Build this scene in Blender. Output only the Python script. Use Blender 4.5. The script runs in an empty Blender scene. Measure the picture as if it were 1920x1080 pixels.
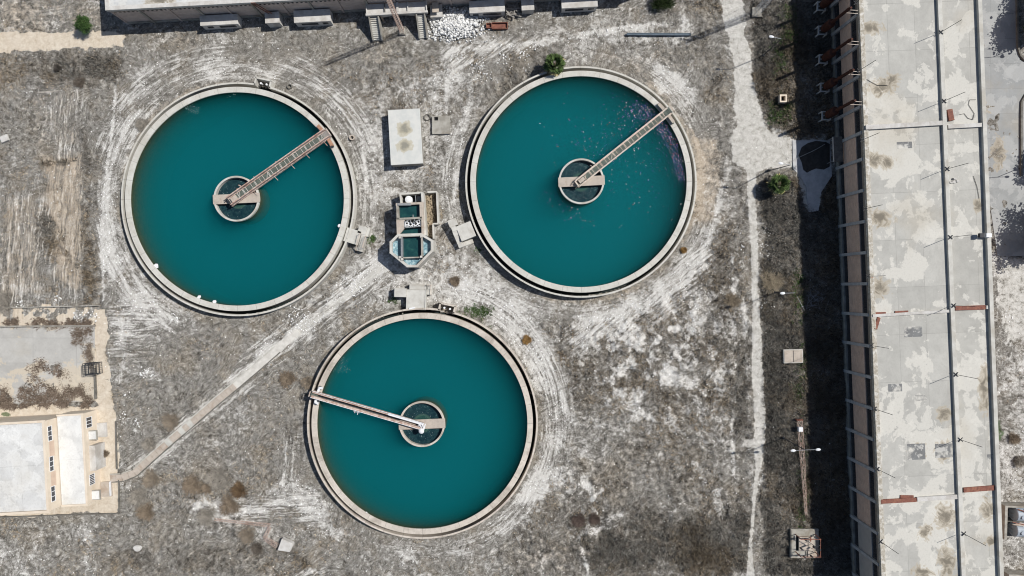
import bpy, bmesh, math, random
import numpy as np
from mathutils import Vector, Matrix

# ---------------------------------------------------------------- camera, sky, sun, exposure
H = 106.667                       # camera height; at ground level 12 photo pixels = 1 m
scene = bpy.context.scene
cam_d = bpy.data.cameras.new("camera"); cam = bpy.data.objects.new("camera", cam_d)
scene.collection.objects.link(cam); scene.camera = cam
cam.location = (0, 0, H); cam.rotation_euler = (0, 0, 0)
cam_d.lens = 24; cam_d.sensor_width = 36; cam_d.clip_start = 1; cam_d.clip_end = 4000
SUN_AZ = math.atan2(0.38, 0.925); SUN_EL = math.radians(53)
world = bpy.data.worlds.new("World"); scene.world = world; world.use_nodes = True
wn = world.node_tree.nodes; wl = world.node_tree.links
sky = wn.new('ShaderNodeTexSky'); sky.sky_type = 'NISHITA'; sky.sun_disc = False
sky.sun_elevation = SUN_EL; sky.sun_rotation = math.pi/2 - SUN_AZ
wn['Background'].inputs['Strength'].default_value = 0.07
wl.new(sky.outputs[0], wn['Background'].inputs[0])
sun_d = bpy.data.lights.new("sun", 'SUN'); sun_d.energy = 4.7; sun_d.angle = math.radians(0.5)
sun_d.color = (1.0, 0.965, 0.91)
sun = bpy.data.objects.new("sun", sun_d); scene.collection.objects.link(sun)
sv = Vector((math.cos(SUN_EL)*math.cos(SUN_AZ), math.cos(SUN_EL)*math.sin(SUN_AZ), math.sin(SUN_EL)))
sun.rotation_euler = sv.to_track_quat('Z', 'Y').to_euler(); sun.location = sv*200
scene.view_settings.view_transform = 'Standard'; scene.view_settings.look = 'None'
scene.view_settings.gamma = 1; scene.view_settings.use_curve_mapping = False
scene.view_settings.exposure = 0.0
scene.cycles.max_bounces = 8; scene.cycles.volume_bounces = 4; scene.cycles.transparent_max_bounces = 12
scene.cycles.sample_clamp_indirect = 4
scene.cycles.filter_width = 1.05; scene.cycles.denoising_prefilter = 'ACCURATE'

rnd = random.Random(7); nr = np.random.default_rng(5)
PI = math.pi
def W(px, py, z=0.0):
    s = (H - z)/1280.0
    return Vector(((px-960)*s, (540-py)*s, z))

# ---------------------------------------------------------------- helpers
def link(o): scene.collection.objects.link(o); return o
def tag(o, label=None, cat=None, group=None, kind=None):
    if label: o['label'] = label
    if cat: o['category'] = cat
    if group: o['group'] = group
    if kind: o['kind'] = kind
    return o
def thing(name, label, cat, loc=(0,0,0), rz=0, group=None):
    o = link(bpy.data.objects.new(name, None)); o.location = loc; o.rotation_euler = (0,0,rz)
    o.empty_display_size = .3
    return tag(o, label, cat, group)
def copy_tree(o, parent=None):
    c = o.copy(); scene.collection.objects.link(c)
    if parent is not None: c.parent = parent
    for ch in list(o.children): copy_tree(ch, c)
    return c
class MB:
    def __init__(s): s.v = []; s.f = []
    def add(s, vs, fs):
        n = len(s.v); s.v += [tuple(v) for v in vs]; s.f += [tuple(i+n for i in f) for f in fs]; return s
    def box(s, x0, x1, y0, y1, z0, z1):
        return s.prism([(x0,y0),(x1,y0),(x1,y1),(x0,y1)], z0, z1)
    def prism(s, pts, z0, z1):
        a = sum(pts[i][0]*pts[(i+1)%len(pts)][1]-pts[(i+1)%len(pts)][0]*pts[i][1] for i in range(len(pts)))
        if a < 0: pts = pts[::-1]
        n = len(pts)
        return s.add([(p[0],p[1],z0) for p in pts]+[(p[0],p[1],z1) for p in pts],
            [tuple(range(n-1,-1,-1)), tuple(range(n,2*n))]+[(i,(i+1)%n,n+(i+1)%n,n+i) for i in range(n)])
    def bar(s, a, b, w, h=None, up=(0,0,1)):
        h = h or w; a = Vector(a); b = Vector(b); d = (b-a).normalized(); up = Vector(up)
        if abs(d.dot(up)) > .97: up = Vector((1,0,0))
        u = d.cross(up).normalized(); v = u.cross(d).normalized()
        c = []
        for p in (a, b):
            for i, j in ((-1,-1),(1,-1),(1,1),(-1,1)): c.append(p+u*(w/2*i)+v*(h/2*j))
        return s.add(c, [(0,3,2,1),(4,5,6,7),(0,1,5,4),(1,2,6,5),(2,3,7,6),(3,0,4,7)])
    def tube(s, a, b, r, n=8, r2=None):
        r2 = r if r2 is None else r2; a = Vector(a); b = Vector(b); d = (b-a).normalized()
        up = Vector((0,0,1)) if abs(d.z) < .9 else Vector((1,0,0)); u = d.cross(up).normalized(); v = u.cross(d).normalized()
        vs = [p+(u*math.cos(t)+v*math.sin(t))*q for p, q in ((a,r),(b,r2)) for t in [2*PI*i/n for i in range(n)]]
        return s.add(vs, [tuple(range(n)), tuple(range(2*n-1,n-1,-1))]+[(i,n+i,n+(i+1)%n,(i+1)%n) for i in range(n)])
    def ring(s, cx, cy, r0, r1, z0, z1, n=128, a0=0, a1=2*PI):
        full = abs(a1-a0-2*PI) < 1e-6; m = n if full else n+1
        vs = []
        for i in range(m):
            t = a0+(a1-a0)*i/n; c, q = math.cos(t), math.sin(t)
            vs += [(cx+r0*c,cy+r0*q,z0),(cx+r1*c,cy+r1*q,z0),(cx+r1*c,cy+r1*q,z1),(cx+r0*c,cy+r0*q,z1)]
        fs = []
        for i in range(n):
            a = 4*i; b = 4*((i+1) % m)
            for j in range(4):
                k = (j+1) % 4; fs.append((a+j, b+j, b+k, a+k))
        if not full: fs += [(0,1,2,3), tuple(4*n+k for k in (3,2,1,0))]
        return s.add(vs, fs)
    def lathe(s, cx, cy, prof, n=24):
        m = len(prof); vs = []
        for i in range(n):
            t = 2*PI*i/n
            vs += [(cx+r*math.cos(t), cy+r*math.sin(t), z) for r, z in prof]
        fs = [(i*m+j, ((i+1)%n)*m+j, ((i+1)%n)*m+j+1, i*m+j+1) for i in range(n) for j in range(m-1)]
        fs.append(tuple(i*m for i in range(n-1,-1,-1))); fs.append(tuple(i*m+m-1 for i in range(n)))
        return s.add(vs, fs)
    def xf(s, mat):
        s.v = [tuple(mat @ Vector(v)) for v in s.v]; return s
    def build(s, name, m, parent=None, smooth=False, bevel=0):
        me = bpy.data.meshes.new(name); me.from_pydata(s.v, [], s.f); 
        bm = bmesh.new(); bm.from_mesh(me); bmesh.ops.recalc_face_normals(bm, faces=bm.faces[:])
        bm.to_mesh(me); bm.free()
        me.materials.append(m)
        if smooth: me.polygons.foreach_set('use_smooth', [True]*len(me.polygons))
        o = link(bpy.data.objects.new(name, me))
        if parent: o.parent = parent
        if bevel:
            b = o.modifiers.new('bevel','BEVEL'); b.width = bevel; b.segments = 1; b.limit_method = 'ANGLE'
        return o
def local(parent):            # helper: shift world-built MB into parent's space
    return parent.matrix_basis.inverted()
def wbuild(mb, name, m, parent, **k):
    mb.xf(local(parent)); return mb.build(name, m, parent, **k)

# ---------------------------------------------------------------- materials
def newmat(name):
    m = bpy.data.materials.new(name); m.use_nodes = True
    nt = m.node_tree; return m, nt, nt.nodes, nt.links, nt.nodes['Principled BSDF']
def nd(N, t, **k):
    n = N.new(t)
    for a, b in k.items():
        if a in n.inputs: n.inputs[a].default_value = b
        else: setattr(n, a, b)
    return n
def noise(N, L, vec, scale, detail=4, rough=.6, dist=0):
    n = N.new('ShaderNodeTexNoise'); n.inputs['Scale'].default_value = scale
    n.inputs['Detail'].default_value = detail; n.inputs['Roughness'].default_value = rough
    n.inputs['Distortion'].default_value = dist
    if vec is not None: L.new(vec, n.inputs['Vector'])
    return n.outputs['Fac']
def ramp(N, L, fac, stops):
    r = N.new('ShaderNodeValToRGB'); L.new(fac, r.inputs[0]); e = r.color_ramp.elements
    while len(e) < len(stops): e.new(.5)
    for i, (p, c) in enumerate(stops):
        e[i].position = p; e[i].color = (c, c, c, 1) if isinstance(c, (int, float)) else (*c, 1)
    return r.outputs[0]
def mix(N, L, fac, a, b, bt='MIX'):
    m = N.new('ShaderNodeMix'); m.data_type = 'RGBA'; m.blend_type = bt
    for inp, v in ((m.inputs[0], fac), (m.inputs[6], a), (m.inputs[7], b)):
        if isinstance(v, (int, float)): inp.default_value = v
        elif isinstance(v, tuple): inp.default_value = (*v, 1)
        else: L.new(v, inp)
    return m.outputs[2]
def mth(N, L, op, a, b=None, c=None, clamp=False):
    m = N.new('ShaderNodeMath'); m.operation = op; m.use_clamp = clamp
    for i, v in enumerate((a, b, c)):
        if v is None: continue
        if isinstance(v, (int, float)): m.inputs[i].default_value = v
        else: L.new(v, m.inputs[i])
    return m.outputs[0]
def worn(name, base, dark, rough=.85, scale=1.5, stain=None, stain_amt=.5, spec=.2, bump=.02, metal=0, fine=12, light=None):
    """weathered surface: two scales of noise between base and dark, with stain blotches"""
    m, nt, N, L, P = newmat(name)
    co = N.new('ShaderNodeTexCoord').outputs['Object']
    n1 = noise(N, L, co, scale, 5, .65); n2 = noise(N, L, co, fine, 3, .7)
    c = mix(N, L, ramp(N, L, n1, [(.38, 0), (.66, 1)]), base, dark)
    c = mix(N, L, mth(N, L, 'MULTIPLY', ramp(N, L, n2, [(.35, 0), (.75, 1)]), .45), c, dark)
    if light: c = mix(N, L, ramp(N, L, noise(N, L, co, scale*1.7+.1, 4, .6), [(.52, 0), (.58, .8)]), c, light)
    if stain:
        n3 = noise(N, L, co, scale*.45, 6, .62, .4)
        c = mix(N, L, mth(N, L, 'MULTIPLY', ramp(N, L, n3, [(.52, 0), (.62, 1)]), stain_amt), c, stain)
    L.new(c, P.inputs['Base Color']); P.inputs['Roughness'].default_value = rough
    P.inputs['Specular IOR Level'].default_value = spec; P.inputs['Metallic'].default_value = metal
    if bump:
        b = N.new('ShaderNodeBump'); b.inputs['Distance'].default_value = bump; b.inputs['Strength'].default_value = .8
        L.new(n2, b.inputs['Height']); L.new(b.outputs[0], P.inputs['Normal'])
    return m
M = {}
M['conc'] = worn('concrete', (.40,.385,.345), (.24,.225,.195), scale=.9, stain=(.16,.12,.08), stain_amt=.35)
M['conc_rim'] = worn('rim_concrete', (.58,.57,.53), (.47,.455,.41), scale=.8, stain=(.30,.22,.15), stain_amt=.3, fine=6)
M['conc_rim_c'] = worn('rim_concrete_stained', (.64,.56,.47), (.46,.40,.335), scale=.7, stain=(.20,.16,.125), stain_amt=.6, fine=3.5)
def rim_mat(name, base, dark, stain, amt):
    m = worn(name, base, dark, scale=.6, stain=stain, stain_amt=amt, fine=4); nt = m.node_tree; N = nt.nodes; L = nt.links; P = N['Principled BSDF']
    src = P.inputs['Base Color'].links[0].from_socket; co = N.new('ShaderNodeTexCoord').outputs['Object']; sp = N.new('ShaderNodeSeparateXYZ'); L.new(co, sp.inputs[0])
    th = mth(N, L, 'ARCTAN2', sp.outputs[1], sp.outputs[0]); fr = mth(N, L, 'FRACT', mth(N, L, 'MULTIPLY', th, 36/(2*math.pi)))
    j = mth(N, L, 'LESS_THAN', fr, .022); cell = N.new('ShaderNodeTexWhiteNoise'); cell.noise_dimensions = '1D'; L.new(mth(N, L, 'FLOOR', mth(N, L, 'MULTIPLY', th, 36/(2*math.pi))), cell.inputs['W'])
    c = mix(N, L, mth(N, L, 'MULTIPLY', cell.outputs['Value'], .38), src, dark); c = mix(N, L, mth(N, L, 'MULTIPLY', j, .55), c, tuple(x*.35 for x in dark))
    c = mix(N, L, mth(N, L, 'MULTIPLY', ramp(N, L, noise(N, L, co, 2.2, 5, .75), [(.56,0),(.68,1)]), .5), c, stain)
    L.new(c, P.inputs['Base Color']); return m
M['conc_rim'] = rim_mat('rim_concrete', (.58,.57,.53), (.46,.445,.40), (.33,.29,.23), .3)
M['conc_rim_c'] = rim_mat('rim_concrete_stained', (.61,.555,.49), (.45,.405,.35), (.26,.22,.18), .6)
M['conc_dark'] = worn('dark_concrete', (.2,.19,.17), (.1,.095,.085))
M['conc_pale'] = worn('pale_concrete', (.56,.55,.51), (.42,.405,.37), scale=.7, stain=(.3,.26,.2), stain_amt=.4)
M['plaster'] = worn('white_plaster', (.58,.57,.55), (.42,.4,.37), scale=.8, stain=(.3,.26,.22), stain_amt=.4)
M['beige'] = worn('beige_render', (.70,.61,.50), (.61,.53,.43), scale=.6, stain=(.55,.43,.31), stain_amt=.3)
M['beige_pink'] = worn('pink_panel', (.6,.46,.36), (.5,.38,.3), scale=1)
M['brick_stain'] = None
M['rust'] = worn('rust', (.25,.105,.075), (.15,.065,.05), scale=2.5, rough=.8, stain=(.33,.16,.10), stain_amt=.5)
M['rust_dark'] = worn('dark_rust', (.075,.028,.02), (.035,.014,.011), scale=2, rough=.75, stain=(.12,.04,.025), stain_amt=.4)
M['rust_pale'] = worn('flaking_pale_paint_on_rust', (.60,.51,.45), (.36,.24,.19), scale=2.2, rough=.7, stain=(.27,.14,.10), stain_amt=.6)
M['cream_metal'] = worn('cream_painted_steel', (.62,.56,.49), (.46,.38,.31), scale=2, rough=.6, stain=(.36,.2,.13), stain_amt=.5)
M['orange_rust'] = worn('orange_rust', (.46,.28,.19), (.30,.16,.10), scale=3)
M['grate'] = worn('grey_grating', (.13,.15,.13), (.07,.085,.075), scale=3, rough=.7)
M['steel'] = worn('galvanised_steel', (.32,.33,.34), (.2,.21,.22), scale=3, rough=.55, metal=.3)
M['dark_steel'] = worn('dark_steel', (.05,.055,.06), (.03,.03,.035), scale=3, rough=.6)
M['blue_pipe'] = worn('blue_grey_pipe', (.10,.14,.18), (.06,.08,.1), scale=2, rough=.5)
M['white_paint'] = worn('white_paint', (.78,.79,.8), (.62,.63,.65), scale=3, rough=.45)
M['black'] = worn('opening_darkness', (.012,.012,.014), (.02,.02,.02), scale=2, rough=.4, bump=0)
M['glass'] = worn('dark_glazing', (.03,.035,.045), (.05,.05,.055), scale=1.2, rough=.2, spec=.5, bump=0)
M['wood'] = worn('grey_planks', (.38,.36,.33), (.22,.2,.18), scale=4)
M['tan_slab'] = worn('tan_slab', (.48,.42,.36), (.37,.325,.28), scale=1.5, stain=(.3,.22,.16), stain_amt=.5)
M['tank_grey'] = worn('grey_enamel', (.36,.40,.45), (.26,.3,.34), scale=1.5, rough=.45)
M['bark'] = worn('bark', (.12,.09,.065), (.06,.045,.035), scale=6)
M['rope'] = worn('cable_black', (.03,.028,.026), (.05,.045,.04), scale=5)

M['conc_blue'] = worn('cool_grey_concrete', (.5,.5,.505), (.36,.365,.37), scale=1.2)
M['conc_dk2'] = worn('brown_grey_concrete', (.30,.26,.225), (.2,.175,.15), scale=1.5)
M['parapet'] = worn('gritty_parapet', (.50,.47,.41), (.28,.25,.20), scale=2.5, fine=5, stain=(.66,.65,.62), stain_amt=.6)
M['patch'] = worn('bitumen_patch', (.20,.205,.205), (.15,.15,.15), scale=.5, stain=(.56,.54,.49), stain_amt=1, light=(.5,.49,.46))
def wall_mat(name, c1, c2, mortar, sx=.6, sz=.3, streak=(.2,.15,.13)):
    """brick wall: a brick texture laid along the wall (object X/Y summed) and up it, plus dirt streaks"""
    m, nt, N, L, P = newmat(name)
    co = N.new('ShaderNodeTexCoord').outputs['Object']; sp = N.new('ShaderNodeSeparateXYZ'); L.new(co, sp.inputs[0])
    cb = N.new('ShaderNodeCombineXYZ')
    L.new(mth(N, L, 'ADD', sp.outputs[0], sp.outputs[1]), cb.inputs[0]); L.new(sp.outputs[2], cb.inputs[1])
    b = N.new('ShaderNodeTexBrick'); L.new(cb.outputs[0], b.inputs[0])
    b.inputs['Color1'].default_value = (*c1,1); b.inputs['Color2'].default_value = (*c2,1); b.inputs['Mortar'].default_value = (*mortar,1)
    b.inputs['Scale'].default_value = 1; b.inputs['Brick Width'].default_value = sx; b.inputs['Row Height'].default_value = sz
    b.inputs['Mortar Size'].default_value = .018
    n1 = noise(N, L, co, .9, 5, .65); n2 = noise(N, L, co, 5, 4, .65)
    c = mix(N, L, mth(N, L, 'MULTIPLY', ramp(N, L, n1, [(.45,0),(.65,1)]), .6), b.outputs[0], streak)
    c = mix(N, L, mth(N, L, 'MULTIPLY', ramp(N, L, n2, [(.5,0),(.7,1)]), .35), c, (.42,.36,.31))
    L.new(c, P.inputs['Base Color']); P.inputs['Roughness'].default_value = .9
    return m
M['brick'] = wall_mat('brick_infill', (.72,.52,.41), (.60,.41,.31), (.66,.56,.48), streak=(.50,.36,.29))
M['brick_n'] = wall_mat('grey_pink_blockwork', (.54,.45,.40), (.45,.365,.32), (.55,.5,.46), .8, .35, streak=(.36,.29,.26))
# ---------------------------------------------------------------- ground: composition masks on one sheet
def vnoise(x, y, seed):
    g = np.random.default_rng(seed).random((257, 257))
    xi = np.floor(x).astype(int); yi = np.floor(y).astype(int); fx = x-xi; fy = y-yi
    fx = fx*fx*(3-2*fx); fy = fy*fy*(3-2*fy); a = g[xi % 256, yi % 256]; b = g[(xi+1) % 256, yi % 256]
    c = g[xi % 256, (yi+1) % 256]; d = g[(xi+1) % 256, (yi+1) % 256]
    return (a*(1-fx)+b*fx)*(1-fy)+(c*(1-fx)+d*fx)*fy
def fbm(x, y, s, seed, o=4, rough=.55):
    t = 0; amp = 1; tot = 0
    for i in range(o):
        t = t+amp*vnoise(x*s*2**i+17.3*i, y*s*2**i+5.1*i, seed+i); tot += amp; amp *= rough
    return t/tot
STEP = .2
xs = np.concatenate([[-2500,-900,-400,-200,-120,-95], np.arange(-84, 84.01, STEP), [95,120,200,400,900,2500]])
ys = np.concatenate([[-2500,-900,-400,-200,-100,-65], np.arange(-48, 48.01, STEP), [65,100,200,400,900,2500]])
GX, GY = np.meshgrid(xs, ys, indexing='ij')
PX = GX*12+960; PY = 540-GY*12                  # plan coordinates, 12 units to the metre
wob = 16
QX = PX+(fbm(PX, PY, .03, 11)-.5)*wob; QY = PY+(fbm(PX, PY, .03, 31)-.5)*wob
QX = QX+(fbm(PX, PY, .13, 41)-.5)*9; QY = QY+(fbm(PX, PY, .13, 51)-.5)*9
SX = PX+(QX-PX)*.28; SY = PY+(QY-PY)*.28
def sstep(a, b, x): t = np.clip((x-a)/(b-a), 0, 1); return t*t*(3-2*t)
def line(pts, wd, soft=4, X=None, Y=None):
    X = QX if X is None else X; Y = QY if Y is None else Y
    out = np.full(PX.shape, 1e9)
    for i in range(len(pts)-1):
        a = np.array(pts[i][:2], float); b = np.array(pts[i+1][:2], float); d = b-a; l2 = (d*d).sum()
        t = np.clip(((X-a[0])*d[0]+(Y-a[1])*d[1])/l2, 0, 1)
        w0 = pts[i][2] if len(pts[i]) > 2 else wd; w1 = pts[i+1][2] if len(pts[i+1]) > 2 else wd
        out = np.minimum(out, np.hypot(X-a[0]-t*d[0], Y-a[1]-t*d[1])-(w0+(w1-w0)*t)/2)
    return 1-sstep(-soft/2, soft/2, out)
def blob(cx, cy, rx, ry, rot=0, soft=.5, X=None, Y=None):
    X = (QX if X is None else X)-cx; Y = (QY if Y is None else Y)-cy; c, s = math.cos(rot), math.sin(rot)
    d = np.hypot((X*c+Y*s)/rx, (-X*s+Y*c)/ry); return 1-sstep(1-soft, 1+soft, d)
def poly(pts, soft=4, X=None, Y=None):
    X = QX if X is None else X; Y = QY if Y is None else Y
    ins = np.zeros(X.shape, bool); dist = np.full(X.shape, 1e9); n = len(pts)
    for i in range(n):
        (x0, y0), (x1, y1) = pts[i], pts[(i+1) % n]
        if y0 != y1:
            cnd = ((y0 > Y) != (y1 > Y)) & (X < (x1-x0)*(Y-y0)/(y1-y0)+x0); ins ^= cnd
        dx, dy = x1-x0, y1-y0; t = np.clip(((X-x0)*dx+(Y-y0)*dy)/(dx*dx+dy*dy), 0, 1)
        dist = np.minimum(dist, np.hypot(X-x0-t*dx, Y-y0-t*dy))
    return sstep(-soft/2, soft/2, np.where(ins, dist, -dist))
def arc(cx, cy, r0, r1, a0, a1, soft=12, asoft=12):
    """ring sector, angles in degrees counter-clockwise as seen in the photo"""
    X, Y = QX-cx, -(QY-cy); r = np.hypot(X, Y); a = np.degrees(np.arctan2(Y, X)); mid = (a0+a1)/2; half = (a1-a0)/2
    da = np.abs((a-mid+180) % 360-180)
    return sstep(r0-soft, r0+soft, r)*(1-sstep(r1-soft, r1+soft, r))*(1-sstep(half-asoft, half+asoft, da))
mx = np.maximum
N1 = fbm(PX, PY, .02, 3); N2 = fbm(PX, PY, .06, 7); N3 = fbm(PX, PY, .008, 9, 3)
A = (446, 374); B = (1089, 341); Cc = (791, 795)
# ring-shaped tyre tracks (coordinates for them are polar, in the material)
KA = mx(.9*arc(*A, 226, 300, 20, 165), .75*arc(*A, 224, 285, 150, 245)); KA = mx(KA, .7*arc(*A, 222, 262, -25, 45))
KB = mx(arc(*B, 222, 262, 15, 62)*.9, .6*arc(*B, 228, 270, -130, -8)); KB = mx(KB, .8*arc(*B, 228, 262, 150, 205)); KB = mx(KB, .35*arc(*B, 228, 252, 62, 110))
KC = mx(arc(*Cc, 232, 285, -8, 75), arc(*Cc, 222, 262, -70, 5)); KC = mx(KC, .6*arc(*Cc, 225, 250, -110, -60))
hole = (np.hypot(PX-A[0], PY-A[1]) < 217)|(np.hypot(PX-B[0], PY-B[1]) < 214)|(np.hypot(PX-Cc[0], PY-Cc[1]) < 215)
# W: chalk dust
Wm = .30+(N1-.5)*.75+(N3-.5)*.25
add = [
 (.30, KA), (.20, KB), (.30, KC),
 (.30, poly([(690,150),(860,120),(900,230),(870,400),(860,640),(700,640),(680,500),(700,300)], 60)),
 (.26, poly([(830,470),(1000,560),(1040,640),(1010,760),(930,640),(840,540)], 40)),
 (.50, blob(1250,690,130,130,.5,.5)*sstep(.47,.62,N2)), (.30, blob(1190,640,120,80,-.5,.5)*sstep(.42,.6,N2)),
 (.34, blob(1060,900,90,40,-.5)*sstep(.4,.55,N2)), (.10, blob(1340,520,80,160,0,.6)),
 (.30, poly([(1040,610),(1190,565),(1290,470),(1330,440),(1335,500),(1260,585),(1080,655)],30)), (.5, blob(1005,915,40,16,-.8)), (.45, blob(1120,985,60,12,-.5)),
 (.55, line([(1095,905),(1115,930),(1112,975)],10)), (.45, line([(1112,935),(1135,915)],10)), (.5, line([(1090,1000),(1160,985)],8)),
 (.5, line([(1300,870),(1320,905)],14)), (.5, line([(1345,920),(1352,965)],14)), (.5, line([(1095,1030),(1100,1080)],8)),
 (.42, line([(370,950),(470,955),(560,940),(600,975),(640,1010)],14,10)), (.40, blob(560,935,60,30,.4)), (.3, blob(430,960,70,25,0)),
 (.5, line([(534,812),(534,910)],7,5)), (.32, blob(552,860,14,45,0)), (.5, blob(590,1075,22,8)), (.35,line([(560,1080),(610,1065)],10)),
 (.3, blob(60,1010,110,40,0)*sstep(.4,.6,N2)), (.28, line([(160,980),(165,1060)],14)),
 (.5, line([(714,500),(660,545),(560,620),(480,684),(440,716)],20,10)), (.35, line([(440,716),(400,752),(330,818),(255,888),(235,908)],32,14)),
 (.28, poly([(540,590),(690,470),(730,500),(580,640),(500,680),(470,660)],30)), 
 (.3, blob(265,600,55,70,.3)), (.35, line([(228,600),(230,690)],8)), (.4, blob(280,705,20,16,.5)),
 (.65, line([(219,95),(216,180),(209,250),(198,330),(192,400),(190,470),(195,560)],4,5,SX,SY)), (.5, line([(262,205),(240,232),(216,285),(201,340),(200,420),(212,490),(240,540),(275,585),(330,625)],5,6,SX,SY)), (.35, line([(276,215),(250,262),(228,320)],5,5,SX,SY)), (.35, line([(228,420),(238,480),(262,540),(300,585),(350,612)],5,6,SX,SY)), (.3, line([(600,180),(640,205),(672,245),(684,300),(690,360)],5,5,SX,SY)), (.35, line([(560,150),(610,168),(660,205),(700,262)],5,5,SX,SY)), (.35, line([(838,150),(836,260)],6,6,SX,SY)), (.35, line([(905,120),(893,160),(876,220),(860,290),(852,380)],5,6,SX,SY)),
 (.3, blob(200,430,20,90)), 
 (.35, line([(832,102),(900,90),(975,82),(1040,76),(1110,63),(1180,52),(1255,44)],9,6)), (.25, line([(1280,70),(1290,20)],7)),
 (.25, poly([(830,90),(920,70),(1010,80),(900,120),(835,130)],20)), (.32, line([(860,250),(880,180),(895,130)],6)),
 (.22, poly([(1000,60),(1290,40),(1300,85),(1180,80),(1000,90)],20)),
 (.26, blob(1255,150,45,22,.7)), (.2,line([(1240,130),(1290,180)],30,20)),
 (.6, line([(1372,480),(1377,590),(1380,700),(1374,800),(1376,900)],7,6,SX,SY)*sstep(.35,.55,N2)), (.45, line([(1448,560),(1447,640),(1444,700)],4,4,SX,SY)), (.4,line([(1395,560),(1400,700),(1402,780)],8,8,SX,SY)), (.3, line([(1365,300),(1345,400),(1320,470),(1290,530)],10)),
 (.35, line([(1340,180),(1350,300)],14)*sstep(.4,.55,N2)), (.5, blob(855,42,44,20)), (.3, blob(830,60,30,16)),
 (-.30, poly([(0,95),(230,100),(225,150),(0,160)],30)), (-.34, poly([(150,240),(188,300),(186,570),(160,570),(150,400)],20)),
 (-.35, poly([(1290,0),(1350,0),(1365,230),(1350,330),(1300,260),(1310,120)],24)), (-.3, poly([(900,105),(1050,90),(1030,150),(930,230)],24)),
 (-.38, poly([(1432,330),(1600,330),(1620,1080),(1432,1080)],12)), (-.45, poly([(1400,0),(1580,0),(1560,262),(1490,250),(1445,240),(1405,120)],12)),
 (-.16, poly([(1110,1000),(1180,960),(1380,960),(1400,1080),(1120,1080)],60)), (-.05, poly([(1020,830),(1300,820),(1360,900),(1380,980),(1000,980)],70)),
 (-.14, poly([(1380,330),(1404,330),(1412,1080),(1384,1080)],24)), (-.3, poly([(210,1010),(560,1020),(600,1080),(200,1080)],20)),
 (-.2, poly([(250,600),(470,600),(480,700),(260,860)],40)), (-.16, poly([(480,720),(590,720),(600,900),(480,900)],30)),
 (-.25, arc(*A,214,226,-60,270,4)), (-.25, arc(*B,212,226,-180,180,4)), (-.22, arc(*Cc,212,224,-180,180,4)),
 (-.22, blob(690,120,70,40)), (-.2, blob(430,95,160,14)),
 (.28, poly([(1870,700),(1960,600),(1960,1200),(1870,1200)],20)),
]
for a, m in add: Wm = Wm+a*m
# D: dark dry brush
Dm = (1-N1)*.55+.05
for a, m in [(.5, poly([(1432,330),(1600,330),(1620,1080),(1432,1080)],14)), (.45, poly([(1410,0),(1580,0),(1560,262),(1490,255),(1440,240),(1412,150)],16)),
 (.22, poly([(1100,1010),(1180,970),(1400,970),(1402,1080),(1110,1080)],80)), (.14, poly([(1384,330),(1404,330),(1408,1080),(1384,1080)],24)), (.7, line([(82,304),(100,301),(120,299),(142,294)],5,8)),
 (.35, poly([(0,95),(230,100),(225,150),(0,160)],30)), (.4, poly([(152,240),(188,300),(186,570),(160,570),(154,400)],20)),
 (.22, poly([(1290,0),(1350,0),(1365,230),(1350,330),(1300,260),(1310,120)],24)), (.25, poly([(210,1030),(560,1025),(600,1080),(200,1080)],20)),
 (.3, blob(80,740,90,30)*sstep(.4,.5,N2)), (.0, poly([(1000,830),(1300,820),(1370,900),(1380,980),(1000,980)],90)), (.24, poly([(990,640),(1400,380),(1400,1080),(960,1080)],120)),
 (.3, poly([(70,400),(100,400),(140,480),(130,500),(70,470)],14)), (-.4, KA), (-.4, KB), (-.4, KC),
 (.3, poly([(950,100),(1050,90),(1020,150),(930,220)],24)), (-.14,blob(1170,880,150,90,0,.9)), (.2, blob(410,960,60,60,0,.8))]:
    Dm = Dm+a*m
# T: warm bare earth
Tm = .15+(N3-.5)*.5
for a, m in [(.75, poly([(78,290),(150,290),(156,560),(100,520)],26)), (.45, poly([(0,370),(80,370),(80,560),(0,560)],40)),
 (.35, poly([(60,150),(150,140),(150,280),(60,280)],30)), (.3, blob(340,75,60,16)), (.35, arc(*A,214,228,90,260,6)), (.3, blob(700,100,40,30)),
 (.45, poly([(1300,260),(1350,260),(1350,420),(1310,420)],20)), (.4, arc(*B,212,232,-120,60,6)), (.45,poly([(0,0),(200,0),(200,60),(0,70)],30)),
 (.12, blob(1130,900,90,50)), (.15, blob(1000,1040,90,40)), (.3, poly([(1000,110),(1290,90),(1290,200),(1150,110)],20)), (.10, poly([(1000,700),(1400,600),(1400,1100),(940,1100)],120)), (.12, poly([(230,600),(600,660),(580,1090),(200,1090)],120))]:
    Tm = Tm+a*m
# P: bare tan yard dirt / paved earth, R: pale crushed-limestone road, G: green
Pm = poly([(-40,64),(150,56),(196,62),(232,64),(232,84),(180,92),(120,92),(0,99),(-40,98)],6)
Pm = mx(Pm, poly([(-40,574),(202,577),(205,700),(214,770),(222,860),(222,962),(120,962),(60,968),(-40,968),(-40,760),(178,760),(178,612),(-40,612)],4))
Pm = Pm*(1-.75*sstep(.52,.6,N2)*poly([(-40,574),(180,574),(180,612),(-40,612)],8))
Pm = mx(Pm, .0*Pm)
Rm = mx(poly([(1347,-20),(1392,-20),(1402,90),(1412,150),(1424,200),(1442,245),(1484,258),(1486,318),(1450,314),(1424,322),(1404,330),(1378,305),(1372,260),(1380,210),(1376,120),(1362,60)],8),
        line([(1408,318,18),(1412,420,15),(1417,520,13),(1418,600,17),(1420,700,21),(1424,760,20),(1424,815,22),(1423,850,17),(1420,890,9),(1413,960,6),(1408,1020,7),(1407,1090,16)],14,7,SX,SY))
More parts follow.
